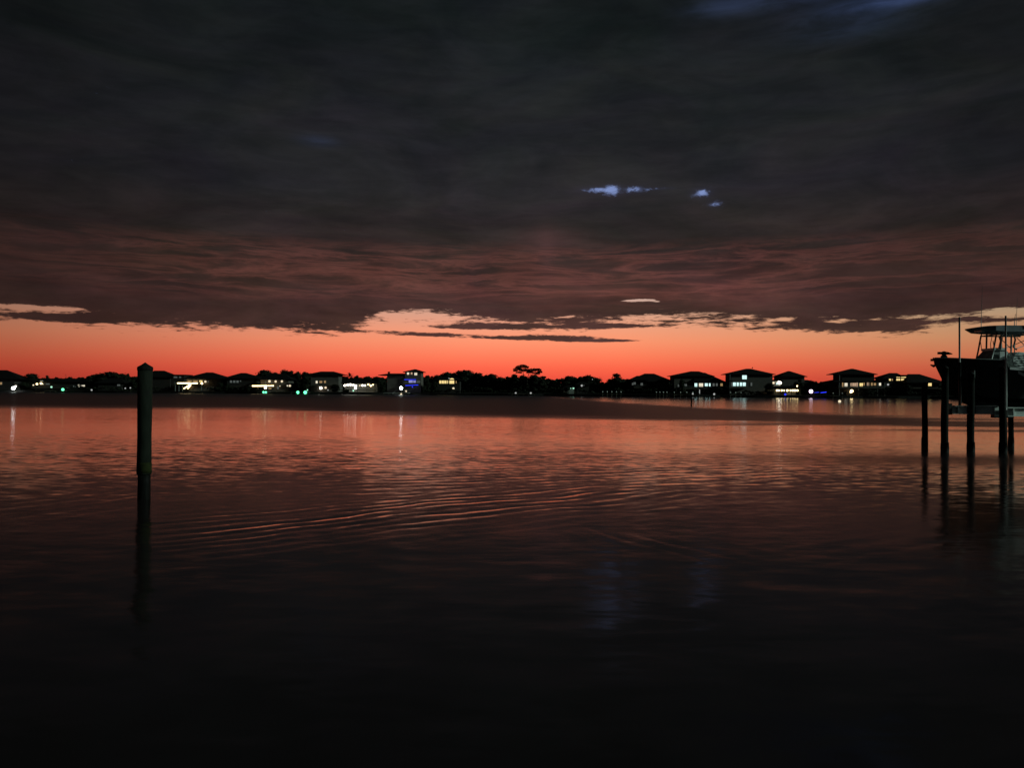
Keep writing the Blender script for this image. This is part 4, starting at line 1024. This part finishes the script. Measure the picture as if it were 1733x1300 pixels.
for (x, py, r2) in an_:
    MB().tube([(x, 0.5, zc+0.05), (x, 0.5, zc+0.42), (x+0.05, 0.5, tz(py))], [r2*1.3, r2, r2*0.45], 6).build('antenna', BM, boat)
for k, x in enumerate((3.5, 3.62, 3.74)):
    MB().tube([(x, -0.9, zc+0.02), (x-0.06, -0.9, zc+0.2)], 0.025, 8).build('rod_holder', BM, boat)
ob = MB(); ob.lathe((8.0, 0, 1.1), [(0.02, 0), (0.28, 0.05), (0.33, 0.35), (0.30, 0.7), (0.2, 0.85), (0.03, 0.9)], 14); ob.box((7.55, -0.15, 1.0), (7.9, 0.15, 1.4)); ob.box((7.9, -0.07, 0.2), (8.12, 0.07, 1.15)); ob.lathe((8.0, 0, 0.1), [(0.03, -0.12), (0.1, 0), (0.12, 0.1), (0.04, 0.2)], 10); ob.build('outboard_motor', BC, boat)

# the lift itself: cradle beams, bunks, cables and white guide posts
lift = empty('boat_lift', at(1680, 700, 31.5), 'pale metal boat lift cradle with white guide posts hanging under the boat', 'boat lift')
def lbox(x0, x1, y0, y1, Y0, Y1, nm, mat):
    a = at(x0, y1, Y0); b2 = at(x1, y0, Y0)
    return MB().box((a.x, Y0, a.z), (b2.x, Y1, b2.z)).build(nm, mat, lift, lift.location)
def ibeam(x0, x1, y0, y1, Y0, nm):
    a = at(x0, y1, Y0); b2 = at(x1, y0, Y0); mb = MB(); t = 0.035
    mb.box((a.x, Y0-0.1, b2.z-t), (b2.x, Y0+0.1, b2.z)); mb.box((a.x, Y0-0.1, a.z), (b2.x, Y0+0.1, a.z+t)); mb.box((a.x, Y0-0.02, a.z+t), (b2.x, Y0+0.02, b2.z-t))
    for k in range(3):
        x = a.x+(b2.x-a.x)*(0.12+0.38*k); mb.box((x-0.02, Y0-0.09, a.z+t), (x+0.02, Y0-0.021, b2.z-t))
    return mb.build(nm, AL, lift, lift.location)
ibeam(1611, 1690, 687, 701, 31.0, 'cradle_beam')
ibeam(1703, 1790, 690, 705, 30.8, 'cradle_beam')
lbox(1606.5, 1611.5, 683, 702, 30.9, 31.2, 'beam_end', BH)
lbox(1646, 1760, 681.5, 689, 31.8, 32.1, 'bunk_board', BH); lbox(1646, 1760, 681.5, 689, 33.4, 33.7, 'bunk_board', BH)
lbox(1683, 1716, 689, 707.5, 31.15, 31.4, 'cross_beam', BH)
cb = MB(); cb.tube([tuple(at(1618.5, 700, 30.85)), tuple(at(1618.5, 690, 30.85)), tuple(at(1626, 683, 30.85)), tuple(at(1627, 640, 30.9))], 0.025, 6); cb.build('cable', BH, lift, lift.location)
cb = MB(); cb.tube([tuple(at(1704, 690, 30.4)), tuple(at(1703.4, 606, 30.4))], 0.012, 6); cb.build('cable', AL, lift, lift.location)
def guide(px, ytop, ybot, Y, sleeve=None):
    a = at(px, ybot, Y); c = at(px-0.6, ytop, Y)
    o = MB().tube([tuple(a), tuple((a+c)/2), tuple(c)], [0.038, 0.036, 0.034], 10).build('guide_post', PVC, lift, lift.location)
    MB().lathe(tuple(c), [(0.036, 0), (0.03, 0.015), (0.005, 0.02)], 10).build('cap', PVC, o, lift.location).location = (0, 0, 0)
    if sleeve:
        s0 = at(px, sleeve[1], Y); s1 = at(px, sleeve[0], Y)
        MB().tube([tuple(s0), tuple(s1)], 0.05, 10).build('sleeve', BH, o, lift.location)
guide(1624.3, 537, 690, 31.0, (613.5, 688))
guide(1702.6, 535, 694, 30.5, None)
# white conduits clipped to the pilings
def conduit(P, px, y0, y1, Yoff):
    Y = P.location.y+Yoff; a = at(px, y1, Y); c = at(px, y0, Y)
    MB().tube([tuple(a), tuple(c)], 0.035, 8).build('conduit', AL, P, P.location)
conduit(P3, 1648.3, 627, 700, -0.02)
